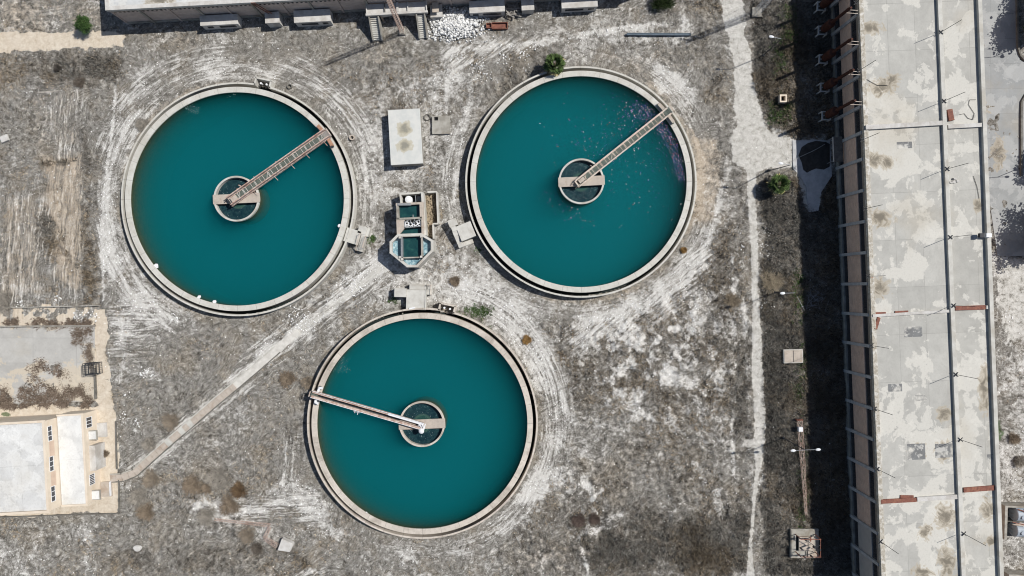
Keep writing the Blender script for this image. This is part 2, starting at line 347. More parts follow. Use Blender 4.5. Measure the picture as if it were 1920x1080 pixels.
Rm = mx(Rm, blob(1407,829,17,8)); Rm = mx(Rm, mx(.85*line([(722,498),(650,555),(600,592),(560,622),(480,690),(430,733)],12,8,SX,SY), .62*line([(600,580),(470,684),(400,742),(320,812),(240,880)],7,8,SX,SY)+.0)); Rm = mx(Rm, .6*line([(470,720),(400,776),(330,835),(262,893)],8,8,SX,SY))
Rm = mx(Rm, .8*poly([(1486,262),(1540,262),(1545,330),(1532,395),(1512,395),(1500,340),(1486,318)],6))
Rm = mx(Rm, .75*poly([(1862,470),(1960,500),(1960,640),(1890,640),(1868,560)],14))
Gm = sum(a*m for a, m in [(.9, blob(1462,205,22,26,.4)), (.5, blob(1460,110,18,40)), (.5, blob(1480,45,16,50)), (.6, blob(863,608,20,14,.5)), (.6, blob(905,628,24,18,.5)), (.7, blob(1875,806,9,18)), (.6, blob(1502,700,10,60)),
  (.45, blob(1506,900,10,90)), (.7, blob(10,775,8,6)), (.5, blob(900,580,25,14)), (.7,blob(895,468,7,4)), (.7, blob(698,452,5,8)), (.4, blob(750,563,18,6)), (.35, blob(1500,560,14,60)), (.5,blob(1800,600,0.1,0.1))])
Gm = Gm*(.4+.9*sstep(.4,.6,N2))
Lv = mx(poly([(0,370),(160,270),(160,600),(0,600)],30), poly([(95,110),(160,120),(150,330),(90,330)],20)); Lv = mx(Lv, poly([(525,800),(575,800),(575,900),(525,900)],10))
Lh = mx(poly([(420,925),(600,925),(600,985),(420,985)],16), poly([(200,570),(300,560),(290,680),(210,680)],24)); Lh = mx(Lh, .8*poly([(40,140),(200,135),(190,170),(40,180)],10))
Ld = mx(poly([(480,640),(700,480),(740,520),(540,690),(400,800),(250,900),(200,880)],20), .8*poly([(200,1015),(620,1025),(600,1100),(190,1100)],20))
Ld = mx(Ld, .9*poly([(1040,620),(1190,570),(1290,470),(1345,430),(1350,500),(1270,590),(1080,670)],30)); Ld = mx(Ld, poly([(830,90),(1010,62),(1010,110),(850,130)],14))
WR = np.clip(Wm, 0, 1.3); 
def pack(*ch):
    a = np.ones((PX.size, 4), np.float32)
    for i, c in enumerate(ch): a[:, i] = np.clip(c, 0, 1.5).ravel()
    return a.ravel()
nx, ny = PX.shape
# gentle relief: lumps of dry grass, trodden tracks lie lower
rough_ = sstep(.25,.6,Dm)
rel = (fbm(PX, PY, .03, 61, 3)-.5)*.55*rough_+(fbm(PX, PY, .07, 66, 3)-.5)*.62*(.3+rough_)+(fbm(PX, PY, .16, 71, 3)-.5)*.36*(.4+rough_)
flat = mx(mx(Pm, Rm), mx(KA, mx(KB, KC))*.75); GZ = rel*(1-.85*np.clip(flat, 0, 1))-.06
far = (np.abs(GX) > 84.1)|(np.abs(GY) > 48.1); GZ[far] = -.06
v = np.stack([GX.ravel(), GY.ravel(), GZ.ravel()], 1).astype(np.float32)
ii, jj = np.meshgrid(np.arange(nx-1), np.arange(ny-1), indexing='ij')
keep = ~(hole[ii, jj] & hole[ii+1, jj] & hole[ii, jj+1] & hole[ii+1, jj+1]); ii = ii[keep]; jj = jj[keep]
q = np.stack([ii*ny+jj, (ii+1)*ny+jj, (ii+1)*ny+jj+1, ii*ny+jj+1], 1).astype(np.int32)
def np_mesh(name, v, q, k=4):
    me = bpy.data.meshes.new(name); me.vertices.add(len(v)); me.vertices.foreach_set('co', v.ravel().astype(np.float32))
    me.loops.add(q.size); me.loops.foreach_set('vertex_index', q.ravel().astype(np.int32))
    me.polygons.add(len(q)); me.polygons.foreach_set('loop_start', np.arange(0, q.size, k, dtype=np.int32))
    me.update(calc_edges=True); return me
me = np_mesh('ground', v, q); me.polygons.foreach_set('use_smooth', np.ones(len(q), bool))
for nm, ch in (('mix_a', (WR, Dm, Tm)), ('mix_b', (Pm, Gm, Rm)), ('mix_k', (KA, KB, KC)), ('mix_l', (Lv, Lh, Ld))):
    me.attributes.new(nm, 'FLOAT_COLOR', 'POINT').data.foreach_set('color', pack(*ch))

def ground_mat():
    m, nt, N, L, P = newmat('dry_field')
    co = N.new('ShaderNodeTexCoord').outputs['Object']
    sp = N.new('ShaderNodeSeparateXYZ'); L.new(co, sp.inputs[0]); X, Y = sp.outputs[0], sp.outputs[1]
    def att(n):
        a = N.new('ShaderNodeAttribute'); a.attribute_name = n; s = N.new('ShaderNodeSeparateColor'); L.new(a.outputs['Color'], s.inputs[0]); return s.outputs
    w, d, t = att('mix_a')[:3]; p, g, r = att('mix_b')[:3]; ka, kb, kc = att('mix_k')[:3]; lv, lh, ld = att('mix_l')[:3]
    # domain-warped, stretched noise: grass combed by the wind in swirling directions
    wn_ = N.new('ShaderNodeTexNoise'); wn_.inputs['Scale'].default_value = .11; wn_.inputs['Detail'].default_value = 3; L.new(co, wn_.inputs['Vector'])
    sb = N.new('ShaderNodeVectorMath'); sb.operation = 'MULTIPLY_ADD'; L.new(wn_.outputs['Color'], sb.inputs[0]); sb.inputs[1].default_value = (16, 16, 0); L.new(co, sb.inputs[2])
    mp = N.new('ShaderNodeMapping'); mp.vector_type = 'TEXTURE'; mp.inputs['Rotation'].default_value = (0,0,-.9); mp.inputs['Scale'].default_value = (.24, .95, 1); L.new(sb.outputs[0], mp.inputs['Vector'])
    fa = noise(N, L, mp.outputs[0], .62, 5, .72, .5); fb = noise(N, L, co, 2.3, 6, .78, .6)
    fibre = mth(N, L, 'ADD', mth(N, L, 'MULTIPLY', fa, .62), mth(N, L, 'MULTIPLY', fb, .38))
    f1 = noise(N, L, co, 1.15, 7, .77, .35); f2 = fibre; f3 = noise(N, L, co, 9, 3, .75); f4 = noise(N, L, co, .35, 5, .6, .6)
    # streaks that run round each tank
    def polar(c, rot, seed):
        cx, cy = (c[0]-960)/12, (540-c[1])/12
        dx = mth(N, L, 'SUBTRACT', X, cx); dy = mth(N, L, 'SUBTRACT', Y, cy)
        rr = mth(N, L, 'SQRT', mth(N, L, 'ADD', mth(N, L, 'MULTIPLY', dx, dx), mth(N, L, 'MULTIPLY', dy, dy)))
        cr, sr = math.cos(rot), math.sin(rot)
        ex = mth(N, L, 'ADD', mth(N, L, 'MULTIPLY', dx, cr), mth(N, L, 'MULTIPLY', dy, sr))
        ey = mth(N, L, 'SUBTRACT', mth(N, L, 'MULTIPLY', dy, cr), mth(N, L, 'MULTIPLY', dx, sr))
        th = mth(N, L, 'ARCTAN2', ey, ex); cb = N.new('ShaderNodeCombineXYZ')
        rw = mth(N, L, 'ADD', rr, mth(N, L, 'MULTIPLY', f4, .55))
        L.new(mth(N, L, 'MULTIPLY', rw, 2.7), cb.inputs[0]); L.new(mth(N, L, 'MULTIPLY', th, 3.2), cb.inputs[1]); cb.inputs[2].default_value = seed
        return noise(N, L, cb.outputs[0], 1, 4, .62)
    def lin(ax, ay, seed, k=2.7):           # streaks along direction (ax, ay)
        u = mth(N, L, 'SUBTRACT', mth(N, L, 'MULTIPLY', X, ay), mth(N, L, 'MULTIPLY', Y, ax)); vv = mth(N, L, 'ADD', mth(N, L, 'MULTIPLY', X, ax), mth(N, L, 'MULTIPLY', Y, ay))
        u = mth(N, L, 'ADD', u, mth(N, L, 'MULTIPLY', f4, .9)); cb = N.new('ShaderNodeCombineXYZ')
        L.new(mth(N, L, 'MULTIPLY', u, k), cb.inputs[0]); L.new(mth(N, L, 'MULTIPLY', vv, .22), cb.inputs[1]); cb.inputs[2].default_value = seed
        return noise(N, L, cb.outputs[0], 1, 4, .65)
    ka, kb, kc = [mth(N, L, 'MULTIPLY', k_, mth(N, L, 'ADD', .35, mth(N, L, 'MULTIPLY', f4, .95)), clamp=True) for k_ in (ka, kb, kc)]
    sk = mix(N, L, ka, f1, polar(A, -PI/2+.4, 1)); sk = mix(N, L, kb, sk, polar(B, -.5, 2)); sk = mix(N, L, kc, sk, polar(Cc, 0, 3))
    sk = mix(N, L, lv, sk, lin(.08, 1, 4)); sk = mix(N, L, lh, sk, lin(1, .03, 5)); sk = mix(N, L, ld, sk, lin(.79, .61, 6))
    K = mth(N, L, 'MAXIMUM', mth(N, L, 'MAXIMUM', mth(N, L, 'MAXIMUM', ka, kb), kc), mth(N, L, 'MAXIMUM', mth(N, L, 'MAXIMUM', lv, lh), ld), clamp=True)
    # combined pattern value: coarse + fine grain
    pat = mth(N, L, 'ADD', mth(N, L, 'MULTIPLY', sk, .58), mth(N, L, 'ADD', mth(N, L, 'MULTIPLY', f2, .22), mth(N, L, 'MULTIPLY', f3, .20)))
    grassf = mth(N, L, 'ADD', mth(N, L, 'MULTIPLY', f2, .5), mth(N, L, 'ADD', mth(N, L, 'MULTIPLY', f3, .3), mth(N, L, 'MULTIPLY', sk, .2)))
    grass = ramp(N, L, grassf, [(.40, (.055,.050,.043)), (.47, (.145,.136,.121)), (.53, (.25,.238,.216)), (.61, (.45,.438,.41))])
    straw = ramp(N, L, grassf, [(.40, (.07,.055,.040)), (.47, (.165,.142,.112)), (.53, (.275,.245,.20)), (.61, (.45,.41,.35))])
    hue = noise(N, L, co, .22, 5, .65, .5)
    c = mix(N, L, ramp(N, L, hue, [(.49, 0), (.66, .7)]), grass, straw)
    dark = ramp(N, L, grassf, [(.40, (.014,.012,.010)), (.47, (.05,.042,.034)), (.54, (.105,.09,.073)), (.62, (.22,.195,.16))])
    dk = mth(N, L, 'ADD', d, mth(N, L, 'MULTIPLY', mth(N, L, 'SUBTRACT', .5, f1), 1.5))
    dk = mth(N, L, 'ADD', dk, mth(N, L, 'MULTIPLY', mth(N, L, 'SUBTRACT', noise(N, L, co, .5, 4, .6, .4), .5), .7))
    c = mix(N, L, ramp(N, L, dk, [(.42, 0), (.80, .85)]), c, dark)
    tan = ramp(N, L, pat, [(.38, (.30,.25,.19)), (.5, (.44,.37,.29)), (.62, (.56,.49,.40))])
    tt = mth(N, L, 'ADD', t, mth(N, L, 'MULTIPLY', mth(N, L, 'SUBTRACT', sk, .5), 2.0))
    c = mix(N, L, ramp(N, L, tt, [(.45, 0), (.9, .8)]), c, tan)
    # chalk dust where the mask and the pattern are both high
    chalk = ramp(N, L, grassf, [(.42, (.30,.285,.26)), (.48, (.52,.505,.475)), (.58, (.67,.66,.635))])
    wv = mth(N, L, 'ADD', w, mth(N, L, 'MULTIPLY', mth(N, L, 'SUBTRACT', pat, .5), mth(N, L, 'ADD', 3.6, mth(N, L, 'MULTIPLY', K, 1.6))))
    wv = mth(N, L, 'ADD', wv, mth(N, L, 'MULTIPLY', mth(N, L, 'SUBTRACT', f4, .5), 1.3))
    c = mix(N, L, ramp(N, L, wv, [(.42, 0), (.98, .92)]), c, chalk)
    # scattered white crumbs
    vo = N.new('ShaderNodeTexVoronoi'); vo.inputs['Scale'].default_value = 2.4; vo.inputs['Randomness'].default_value = 1; L.new(co, vo.inputs['Vector'])
    sc = N.new('ShaderNodeSeparateColor'); L.new(vo.outputs['Color'], sc.inputs[0])
    rad = mth(N, L, 'MULTIPLY', mth(N, L, 'POWER', sc.outputs[0], 3.5), mth(N, L, 'ADD', .10, mth(N, L, 'MULTIPLY', w, .22)))
    crumb = mth(N, L, 'LESS_THAN', vo.outputs['Distance'], rad)
    crumb = mth(N, L, 'MULTIPLY', crumb, mth(N, L, 'SUBTRACT', 1, p))
    c = mix(N, L, crumb, c, (.78,.78,.77))
    # yard earth, limestone road, green weeds
    yard = ramp(N, L, pat, [(.36, (.40,.33,.25)), (.47, (.54,.465,.37)), (.6, (.64,.58,.49))])
    c = mix(N, L, ramp(N, L, mth(N, L, 'ADD', p, mth(N, L, 'MULTIPLY', mth(N, L, 'SUBTRACT', f1, .5), .9)), [(.40, 0), (.6, 1)]), c, yard)
    road = ramp(N, L, pat, [(.40, (.30,.285,.25)), (.47, (.46,.445,.41)), (.58, (.60,.585,.55))])
    c = mix(N, L, ramp(N, L, mth(N, L, 'ADD', r, mth(N, L, 'MULTIPLY', mth(N, L, 'SUBTRACT', f1, .5), 1.9)), [(.36, 0), (.72, .93)]), c, road)
    green = ramp(N, L, grassf, [(.36, (.015,.03,.01)), (.5, (.045,.085,.025)), (.64, (.10,.16,.06))])
    c = mix(N, L, ramp(N, L, mth(N, L, 'ADD', g, mth(N, L, 'MULTIPLY', mth(N, L, 'SUBTRACT', f1, .5), 1.6)), [(.32, 0), (.75, .8)]), c, green)
    L.new(c, P.inputs['Base Color']); P.inputs['Roughness'].default_value = .95; P.inputs['Specular IOR Level'].default_value = .1
    b = N.new('ShaderNodeBump'); b.inputs['Strength'].default_value = .9; b.inputs['Distance'].default_value = .22
    L.new(grassf, b.inputs['Height']); L.new(b.outputs[0], P.inputs['Normal'])
    return m
M['ground'] = ground_mat(); me.materials.append(M['ground'])
ground = tag(link(bpy.data.objects.new('ground', me)), kind='structure')

def at_grid(arr, x, y):          # sample a mask at world positions
    i = np.clip(np.searchsorted(xs, x), 0, nx-1); j = np.clip(np.searchsorted(ys, y), 0, ny-1); return arr[i, j]
# ---------------------------------------------------------------- round settling tanks
def water_mat(name, dens, col, absorb, abc, ripple=.02):
    m, nt, N, L, P = newmat(name); N.remove(P); out = N['Material Output']
    tr = N.new('ShaderNodeBsdfTransparent'); gl = N.new('ShaderNodeBsdfGlossy'); gl.inputs['Roughness'].default_value = .12
    fr = N.new('ShaderNodeFresnel'); fr.inputs['IOR'].default_value = 1.33; mx_ = N.new('ShaderNodeMixShader')
    co = N.new('ShaderNodeTexCoord').outputs['Object']
    b = N.new('ShaderNodeBump'); b.inputs['Distance'].default_value = ripple; b.inputs['Strength'].default_value = .5
    L.new(noise(N, L, co, 1.6, 3, .6), b.inputs['Height']); L.new(b.outputs[0], gl.inputs['Normal'])
    L.new(fr.outputs[0], mx_.inputs[0]); L.new(tr.outputs[0], mx_.inputs[1]); L.new(gl.outputs[0], mx_.inputs[2])
    L.new(mx_.outputs[0], out.inputs['Surface'])
    vs = N.new('ShaderNodeVolumeScatter'); vs.inputs['Density'].default_value = dens; vs.inputs['Color'].default_value = (*col,1); vs.inputs['Anisotropy'].default_value = .3
    va = N.new('ShaderNodeVolumeAbsorption'); va.inputs['Density'].default_value = absorb; va.inputs['Color'].default_value = (*abc,1)
    ad = N.new('ShaderNodeAddShader'); L.new(vs.outputs[0], ad.inputs[0]); L.new(va.outputs[0], ad.inputs[1]); L.new(ad.outputs[0], out.inputs['Volume'])
    return m
M['water'] = water_mat('teal_turbid_water', .155, (.03,.83,.88), .19, (0,.64,.71))
M['silt'] = worn('dark_silt', (.02,.03,.03), (.012,.018,.018))
M['algae'] = worn('algae_coated_concrete', (.08,.07,.03), (.035,.04,.02), scale=2)
def well_mat():
    m, nt, N, L, P = newmat('dark_well_water')
    co = N.new('ShaderNodeTexCoord').outputs['Object']; ln = N.new('ShaderNodeVectorMath'); ln.operation = 'LENGTH'; L.new(co, ln.inputs[0])
    n = noise(N, L, co, 1.6, 6, .75, .8); n2 = noise(N, L, co, 7, 3, .8)
    rr = mth(N, L, 'ADD', ln.outputs['Value'], mth(N, L, 'MULTIPLY', n, .3))
    c = mix(N, L, ramp(N, L, n, [(.42, 0), (.62, .8)]), (.006,.022,.03), (.02,.055,.06))
    c = mix(N, L, mth(N, L, 'MULTIPLY', mth(N, L, 'LESS_THAN', rr, 2.1), .55), c, (.025,.085,.065))
    ring = mth(N, L, 'MULTIPLY', mth(N, L, 'LESS_THAN', mth(N, L, 'ABSOLUTE', mth(N, L, 'SUBTRACT', rr, 2.1)), .12), .35)
    c = mix(N, L, ring, c, (.07,.13,.10))
    c = mix(N, L, ramp(N, L, n2, [(.60, 0), (.72, .55)]), c, (.10,.16,.17))
    L.new(c, P.inputs['Base Color']); P.inputs['Roughness'].default_value = .15; P.inputs['Specular IOR Level'].default_value = .3
    return m
M['well_water'] = well_mat()
ZW = 1.9
def tank(px, py, rpx, mrim, label, notch=None, plate_rot=0.0, clab=None):
    c = W(px, py, ZW); r = rpx*(H-ZW)/1280; t = thing('settling_tank', label, 'settling tank', (c.x, c.y, 0), 0, 'round settling tanks')
    MB().ring(0, 0, r, r+.86, -9.0, ZW, 160).build('walkway_wall', mrim, t, bevel=.02)
    ro = r+1.38
    MB().ring(0, 0, r-.012, r+.02, -8.9, 1.70, 160).build('algae_lining', M['algae'], t)
    gaps = []
    if notch is not None:
        na = math.radians(notch); hw = 1.05/ro
        MB().ring(0,0, ro, ro+.26, -1.1, 1.6, 150, na+hw, na+2*PI-hw).build('outer_wall', mrim, t)
        box = MB(); ca, sa = math.cos(na), math.sin(na)
        def pt(u, v): return (ca*u-sa*v, sa*u+ca*v)
        e = ro+1.15; hh = hw*ro
        for a, b2 in (((ro+.02,-hh-.12),(e,-hh-.12)), ((e,-hh-.24),(e,hh+.24)), ((e,hh+.12),(ro+.02,hh+.12))):
            p0 = pt(*a); p1 = pt(*b2); box.bar((p0[0],p0[1],.5), (p1[0],p1[1],.5), .24, 2.2)
        box.build('outlet_box', mrim, t)
        for s in (-.45, .45):
            q = pt(ro+.55, s); MB().tube((q[0],q[1],.5),(q[0],q[1],1.15),.16,10).build('valve', M['white_paint'], t)
    else:
        MB().ring(0, 0, ro, ro+.26, -1.1, 1.6, 160).build('outer_wall', mrim, t)
    MB().ring(0, 0, r+.85, ro+.9, -1.0, -.55, 96).build('channel_floor', M['silt'], t)
    MB().prism([(1.0*(r+.3)*math.cos(2*PI*i/64), (r+.3)*math.sin(2*PI*i/64)) for i in range(64)], -9.2, -8.95).build('tank_floor', M['silt'], t)
    # centre well: drum with a concrete beam across
    w = MB().ring(0, 0, 3.22, 3.5, -2.5, 2.25, 72).build('centre_well', M['conc_pale'] if mrim != M['conc_rim_c'] else mrim, t, bevel=.02)
    MB().ring(0, 0, 3.48, 3.515, -2.5, 1.70, 72).build('algae_lining', M['algae'], w)
    a = plate_rot; p = MB().bar((-3.56*math.cos(a),-3.56*math.sin(a),2.13),(3.56*math.cos(a),3.56*math.sin(a),2.13),1.45,.3)
    p.build('beam', M['tan_slab'], w, bevel=.02)
    MB().tube((0,0,-1),(0,0,1.95),.45,16).build('centre_column', M['conc_dark'], w)
    wt = MB().prism([(3.24*math.cos(2*PI*i/48), 3.24*math.sin(2*PI*i/48)) for i in range(48)], 1.20, 1.45).build('well_water', M['well_water'])
    wt.location = (c.x, c.y, 0); tag(wt, kind='structure')
    wa = MB(); n = 160; R = r+.3
    # water body: its wall side is buried in the concrete; an inner shaft keeps it out of the well
    wa.ring(0, 0, 3.35, R, -9.0, 1.66, n)
    o = wa.build('tank_water', M['water']); o.location = (c.x, c.y, 0); tag(o, kind='structure')
    return t, c, r
tA, cA, rA = tank(444.5, 373, 200, M['conc_rim'], 'left round settling tank with a rusty brown bridge and a clean grey rim', 78, .045)
tB, cB, rB = tank(1089.8, 340.5, 197.7, M['conc_rim'], 'round settling tank beside the white track, with coloured litter floating under its bridge', None, .05)
tC, cC, rC = tank(791.6, 794.5, 197.2, M['conc_rim_c'], 'lowest of the three round tanks, with a pinkish stained rim and bridge reaching left', 78, .04)

def person_free(): pass
# ---------------------------------------------------------------- rotating scraper bridges
def bridge(label, pin, pout, width, style, tk):
    a = W(*pin, 3.0); b = W(*pout, 3.0); d = b-a; ln = math.hypot(d.x, d.y); ang = math.atan2(d.y, d.x)
    t = thing('scraper_bridge', label, 'scraper bridge', (a.x, a.y, 0), ang, 'scraper bridges over the settling tanks')
    h = width/2
    if style in ('rusty', 'cream'):
        mt = M['rust_pale'] if style == 'rusty' else M['cream_metal']
        for s in (-1, 1):
            g = MB().bar((0, s*h, 2.42), (ln, s*h, 2.42), .16 if style == 'rusty' else .24, .42); g.build('girder', mt, t)
            r = MB(); zt = 3.45 if style == 'rusty' else 2.95
            r.bar((.2, s*(h+.02), zt), (ln-.1, s*(h+.02), zt), .15, .10)
            if style == 'rusty': r.bar((.2, s*(h+.02), 3.02), (ln-.1, s*(h+.02), 3.02), .07, .07)
            k = int(ln/1.55)
            for i in range(k+1):
                x = .2+i*(ln-.3)/k; r.bar((x, s*(h+.02), 2.62), (x, s*(h+.02), zt-.05), .07)
                if style == 'rusty' and i < k: r.bar((x, s*(h+.02), 2.64), (x+(ln-.3)/k, s*(h+.02), zt-.08), .05)
            r.build('handrail', M['rust_pale'] if style == 'rusty' else M['cream_metal'], t)
        MB().box(.25, ln-.1, -h+.1, h-.1, 2.50, 2.55).build('deck', M['grate'], t)
        cb = MB(); n = int(ln/.78)
        for i in range(n+1):
            x = .3+i*(ln-.5)/n+(.08 if i % 2 else -.08); cb.box(x-.035, x+.035, -h+.09, h-.09, 2.552, 2.60)
            if i % 3 == 0: cb.box(x+.1, x+.17, -h+.09, h-.09, 2.552, 2.60)
        for x in (1.4, ln*.36, ln-1.6): cb.bar((x, -h+.1, 2.58), (x+.8, h-.1, 2.58), .06, .05)
        cb.build('cross_bars', M['plaster'] if style == 'rusty' else M['cream_metal'], t)
        MB().box(.5, 1.5, -h+.22, h-.22, 2.56, 2.95).build('drive_housing', M['tan_slab'], t, bevel=.03)
        MB().box(.0, .16, -h, h, 2.3, 2.9).bar((-.5,-h*.8,2.5),(-.1,-h*.8,2.9),.07).bar((-.55,h*.8,2.6),(.1,h,2.6),.1).build('end_frame', M['dark_steel'] if style=='rusty' else M['cream_metal'], t)
        def hang(*a): MB().bar(*a).build('hanger', mt, t)      # scraper hangers that stick out sideways
        if style == 'rusty':
            for i, f in enumerate((.22, .43, .60, .75, .93)): hang((ln*f, -h, 2.7), (ln*f+.12, -h-.85, 2.55), .07)
            for f in (.13, .3, .52): hang((ln*f, h, 2.7), (ln*f-.2, h+.55, 2.6), .07)
            hang((3.1, h, 2.7), (2.7, h+.8, 2.5), .16)
        else:
            hang((3.6, h, 2.7), (3.5, h+.45, 2.6), .07)
            for f in (.4, .6, .8): hang((ln*f, -h, 2.6), (ln*f, -h-.22, 2.5), .09)
    else:
        for s, mt in ((1, M['rust_pale']), (-1, M['rust_pale'])):
            MB().bar((0, s*h, 2.75), (ln, s*h, 2.75), .34, .5).build('girder', mt, t)
            r = MB(); r.bar((.0, s*(h+.13), 3.15), (ln, s*(h+.13), 3.15), .06)
            n = int(ln/1.1)
            for i in range(n+1): r.bar((i*ln/n, s*(h+.13), 2.95), (i*ln/n, s*(h+.13), 3.15), .08)
            r.build('handrail', M['white_paint'], t)
        MB().box(.3, ln, -h+.15, h-.15, 2.20, 2.26).build('deck', M['dark_steel'], t)
        MB().bar((0,-h,3.04),(5.6,-h,3.04),.36,.08).build('rail_cover', M['white_paint'], t)
        fr = MB().bar((-.25,-h-.15,3.0),(-.25,h+.15,3.0),.14).bar((.25,-h,3.1),(-.3,h,3.1),.1).bar((.7,-.2,3.1),(.1,.2,3.1),.09).box(-.1,.8,-.16,.16,2.3,2.9)
        fr.build('end_frame', M['white_paint'], t)
        MB().bar((ln*.575,h+.1,2.8),(ln*.575,h+.75,2.6),.09).bar((ln*.602,h+.1,2.8),(ln*.602,h+.62,2.6),.09).bar((ln*.56,h+.35,2.72),(ln*.615,h+.35,2.72),.1).build('hanger', M['white_paint'], t)
    # end carriage that runs on the rim, one box each side of the bridge
    rc = (Vector((tk[1].x, tk[1].y, 0)) - Vector((a.x, a.y, 0))); rc = Matrix.Rotation(-ang, 3, 'Z') @ rc
    rr = tk[2]+.43
    mc = {'rusty':M['orange_rust'], 'cream':M['tan_slab'], 'white':M['white_paint']}[style]
    a_mid = math.asin(max(-1, min(1, (0-rc.y)/rr)))
    for s in (-1, 1):
        e = MB(); w_ = MB()
        L0, L1 = (h+.05)/rr, (h+1.35 if style != 'white' else h+.85)/rr
        p0 = (rc.x+rr*math.cos(a_mid+s*L0), rc.y+rr*math.sin(a_mid+s*L0)); p1 = (rc.x+rr*math.cos(a_mid+s*L1), rc.y+rr*math.sin(a_mid+s*L1))
        e.bar((*p0, 2.42), (*p1, 2.42), .5 if style != 'white' else .34, .45)
        if style == 'white': e.bar((p1[0]-.5,p1[1],2.5),(p1[0]+.1,p1[1]-.1*s,2.5),.3,.4)
        o = e.build('end_carriage', mc, t, bevel=.03)
        for f in (.35, .9):
            q = (p0[0]+(p1[0]-p0[0])*f, p0[1]+(p1[1]-p0[1])*f); dd = Vector((p1[0]-p0[0], p1[1]-p0[1], 0)).normalized(); nn = Vector((-dd.y, dd.x, 0))
            qq = Vector((q[0], q[1], 2.14)); MB().tube(qq-nn*.12, qq+nn*.12, .235, 14).build('wheel', M['dark_steel'], o)
        if style == 'rusty' and s < 0:
            MB().tube((p1[0]-.45, p1[1], 2.5), (p1[0]+.1, p1[1]+.1, 2.5), .16, 10).build('motor', M['dark_steel'], o)
    MB().box(ln-.9, ln+.25, -h, h, 2.44, 2.62).build('end_platform', M['wood'] if style=='rusty' else M['grate'], t)
    br = MB().bar((ln+.25,-h,2.6),(ln+.25,-h,3.5),.06).bar((ln+.25,h,2.6),(ln+.25,h,3.5),.06).bar((ln+.25,-h,3.5),(ln+.25,h,3.5),.06).bar((ln+.25,-h,3.1),(ln+.25,h,3.1),.05)
    br.build('end_railing', M['cream_metal'], t)
    MB().box(.4, ln-1.5, -.06, .06, 1.75, 1.83).build('scraper_beam', M['dark_steel'], t) if style != 'white' else None
    pv = MB().tube((.9,0,2.0),(.9,0,2.3),.35,14).build('pivot', M['dark_steel'], t)
    return t
bridge('rusty brown bridge with a grated deck over the left tank', (428,379.5), (614,249), 1.22, 'rusty', (tA,cA,rA))
bridge('clean cream bridge over the tank with the floating litter', (1081,345), (1256,206), 1.0, 'cream', (tB,cB,rB))
bridge('narrow white and rust twin-beam bridge over the lowest tank', (793,800), (584.5,739), .76, 'white', (tC,cC,rC))
lamp = W(789.8, 808.5, 3.2)
t = thing('drum_lamp', 'white round drum at the inner end of the twin-beam bridge', 'drum', (lamp.x, lamp.y, 2.28))
MB().lathe(0,0,[(.18,0),(.18,.5),(.40,.6),(.42,.85),(.3,1.0),(.12,1.08)],20).build('drum', M['white_paint'], t, smooth=False)
MB().box(-.12,.12,-.12,.9,.30,.42).build('bracket', M['cream_metal'], t)

# ---------------------------------------------------------------- litter and scum on the water
def specks(name, pts, cols, zc, size, label, cat):
    v = []; f = []; col = []
    for i, (x, y) in enumerate(pts):
        s = size*(.5+nr.random()*.9); a = nr.random()*PI; b0 = len(v); c = cols[nr.integers(len(cols))]
        hz = .03+.03*nr.random()
        for k in range(4): v.append((x+s*math.cos(a+k*PI/2)*(1 if k % 2 else .6), y+s*math.sin(a+k*PI/2)*(1 if k % 2 else .6), zc))
        v.append((x, y, zc+hz)); f += [(b0+k, b0+(k+1) % 4, b0+4) for k in range(4)]; col += [c]*5
    me = np_mesh(name, np.array(v), np.array(f), 3)
    ca = np.ones((len(v), 4), np.float32); ca[:, :3] = np.array(col); me.attributes.new('tint', 'FLOAT_COLOR', 'POINT').data.foreach_set('color', ca.ravel())
    me.materials.append(M['tint']); o = link(bpy.data.objects.new(name, me)); return tag(o, label, cat, kind='stuff')
def tint_mat(name, rough=.8, trans=0):
    m, nt, N, L, P = newmat(name); a = N.new('ShaderNodeAttribute'); a.attribute_name = 'tint'
    L.new(a.outputs['Color'], P.inputs['Base Color']); P.inputs['Roughness'].default_value = rough; P.inputs['Specular IOR Level'].default_value = .15
    return m
M['tint'] = tint_mat('mixed_bits')
pts = []
def inwater(p, c, r, lo=3.9): d = math.hypot(p[0]-c.x, p[1]-c.y); return lo < d < r-.15
def cloud(px, py, sx, sy, rot, n, c, r):
    k = 0
    while k < n:
        u, w_ = nr.normal()*sx, nr.normal()*sy; q = W(px+u*math.cos(rot)-w_*math.sin(rot), py+u*math.sin(rot)+w_*math.cos(rot), 1.7)
        if inwater(q, c, r): pts.append((q.x, q.y)); k += 1
        else: k += .2
cloud(1205,207,17,8,.5,170,cB,rB); cloud(1222,225,10,9,.7,90,cB,rB); cloud(1188,218,22,12,.4,120,cB,rB)
cloud(1256,262,15,8,.9,150,cB,rB); cloud(1269,297,22,7,1.25,170,cB,rB); cloud(1275,325,16,5,1.3,70,cB,rB); cloud(1243,240,10,7,.7,120,cB,rB)
cloud(1150,265,60,26,-.6,170,cB,rB); cloud(1200,320,50,50,0,160,cB,rB); cloud(1100,250,60,40,0,60,cB,rB); cloud(1060,390,30,14,.5,50,cB,rB)
specks('floating_litter', pts, [(.8,.8,.85),(.5,.14,.12),(.12,.12,.5),(.18,.14,.55),(.05,.05,.2),(.3,.2,.5),(.85,.85,.88),(.3,.25,.6),(.03,.03,.1),(.03,.05,.12)], 1.665, .068, 'multicoloured litter floating along the right rim of its tank', 'litter')
pts = []
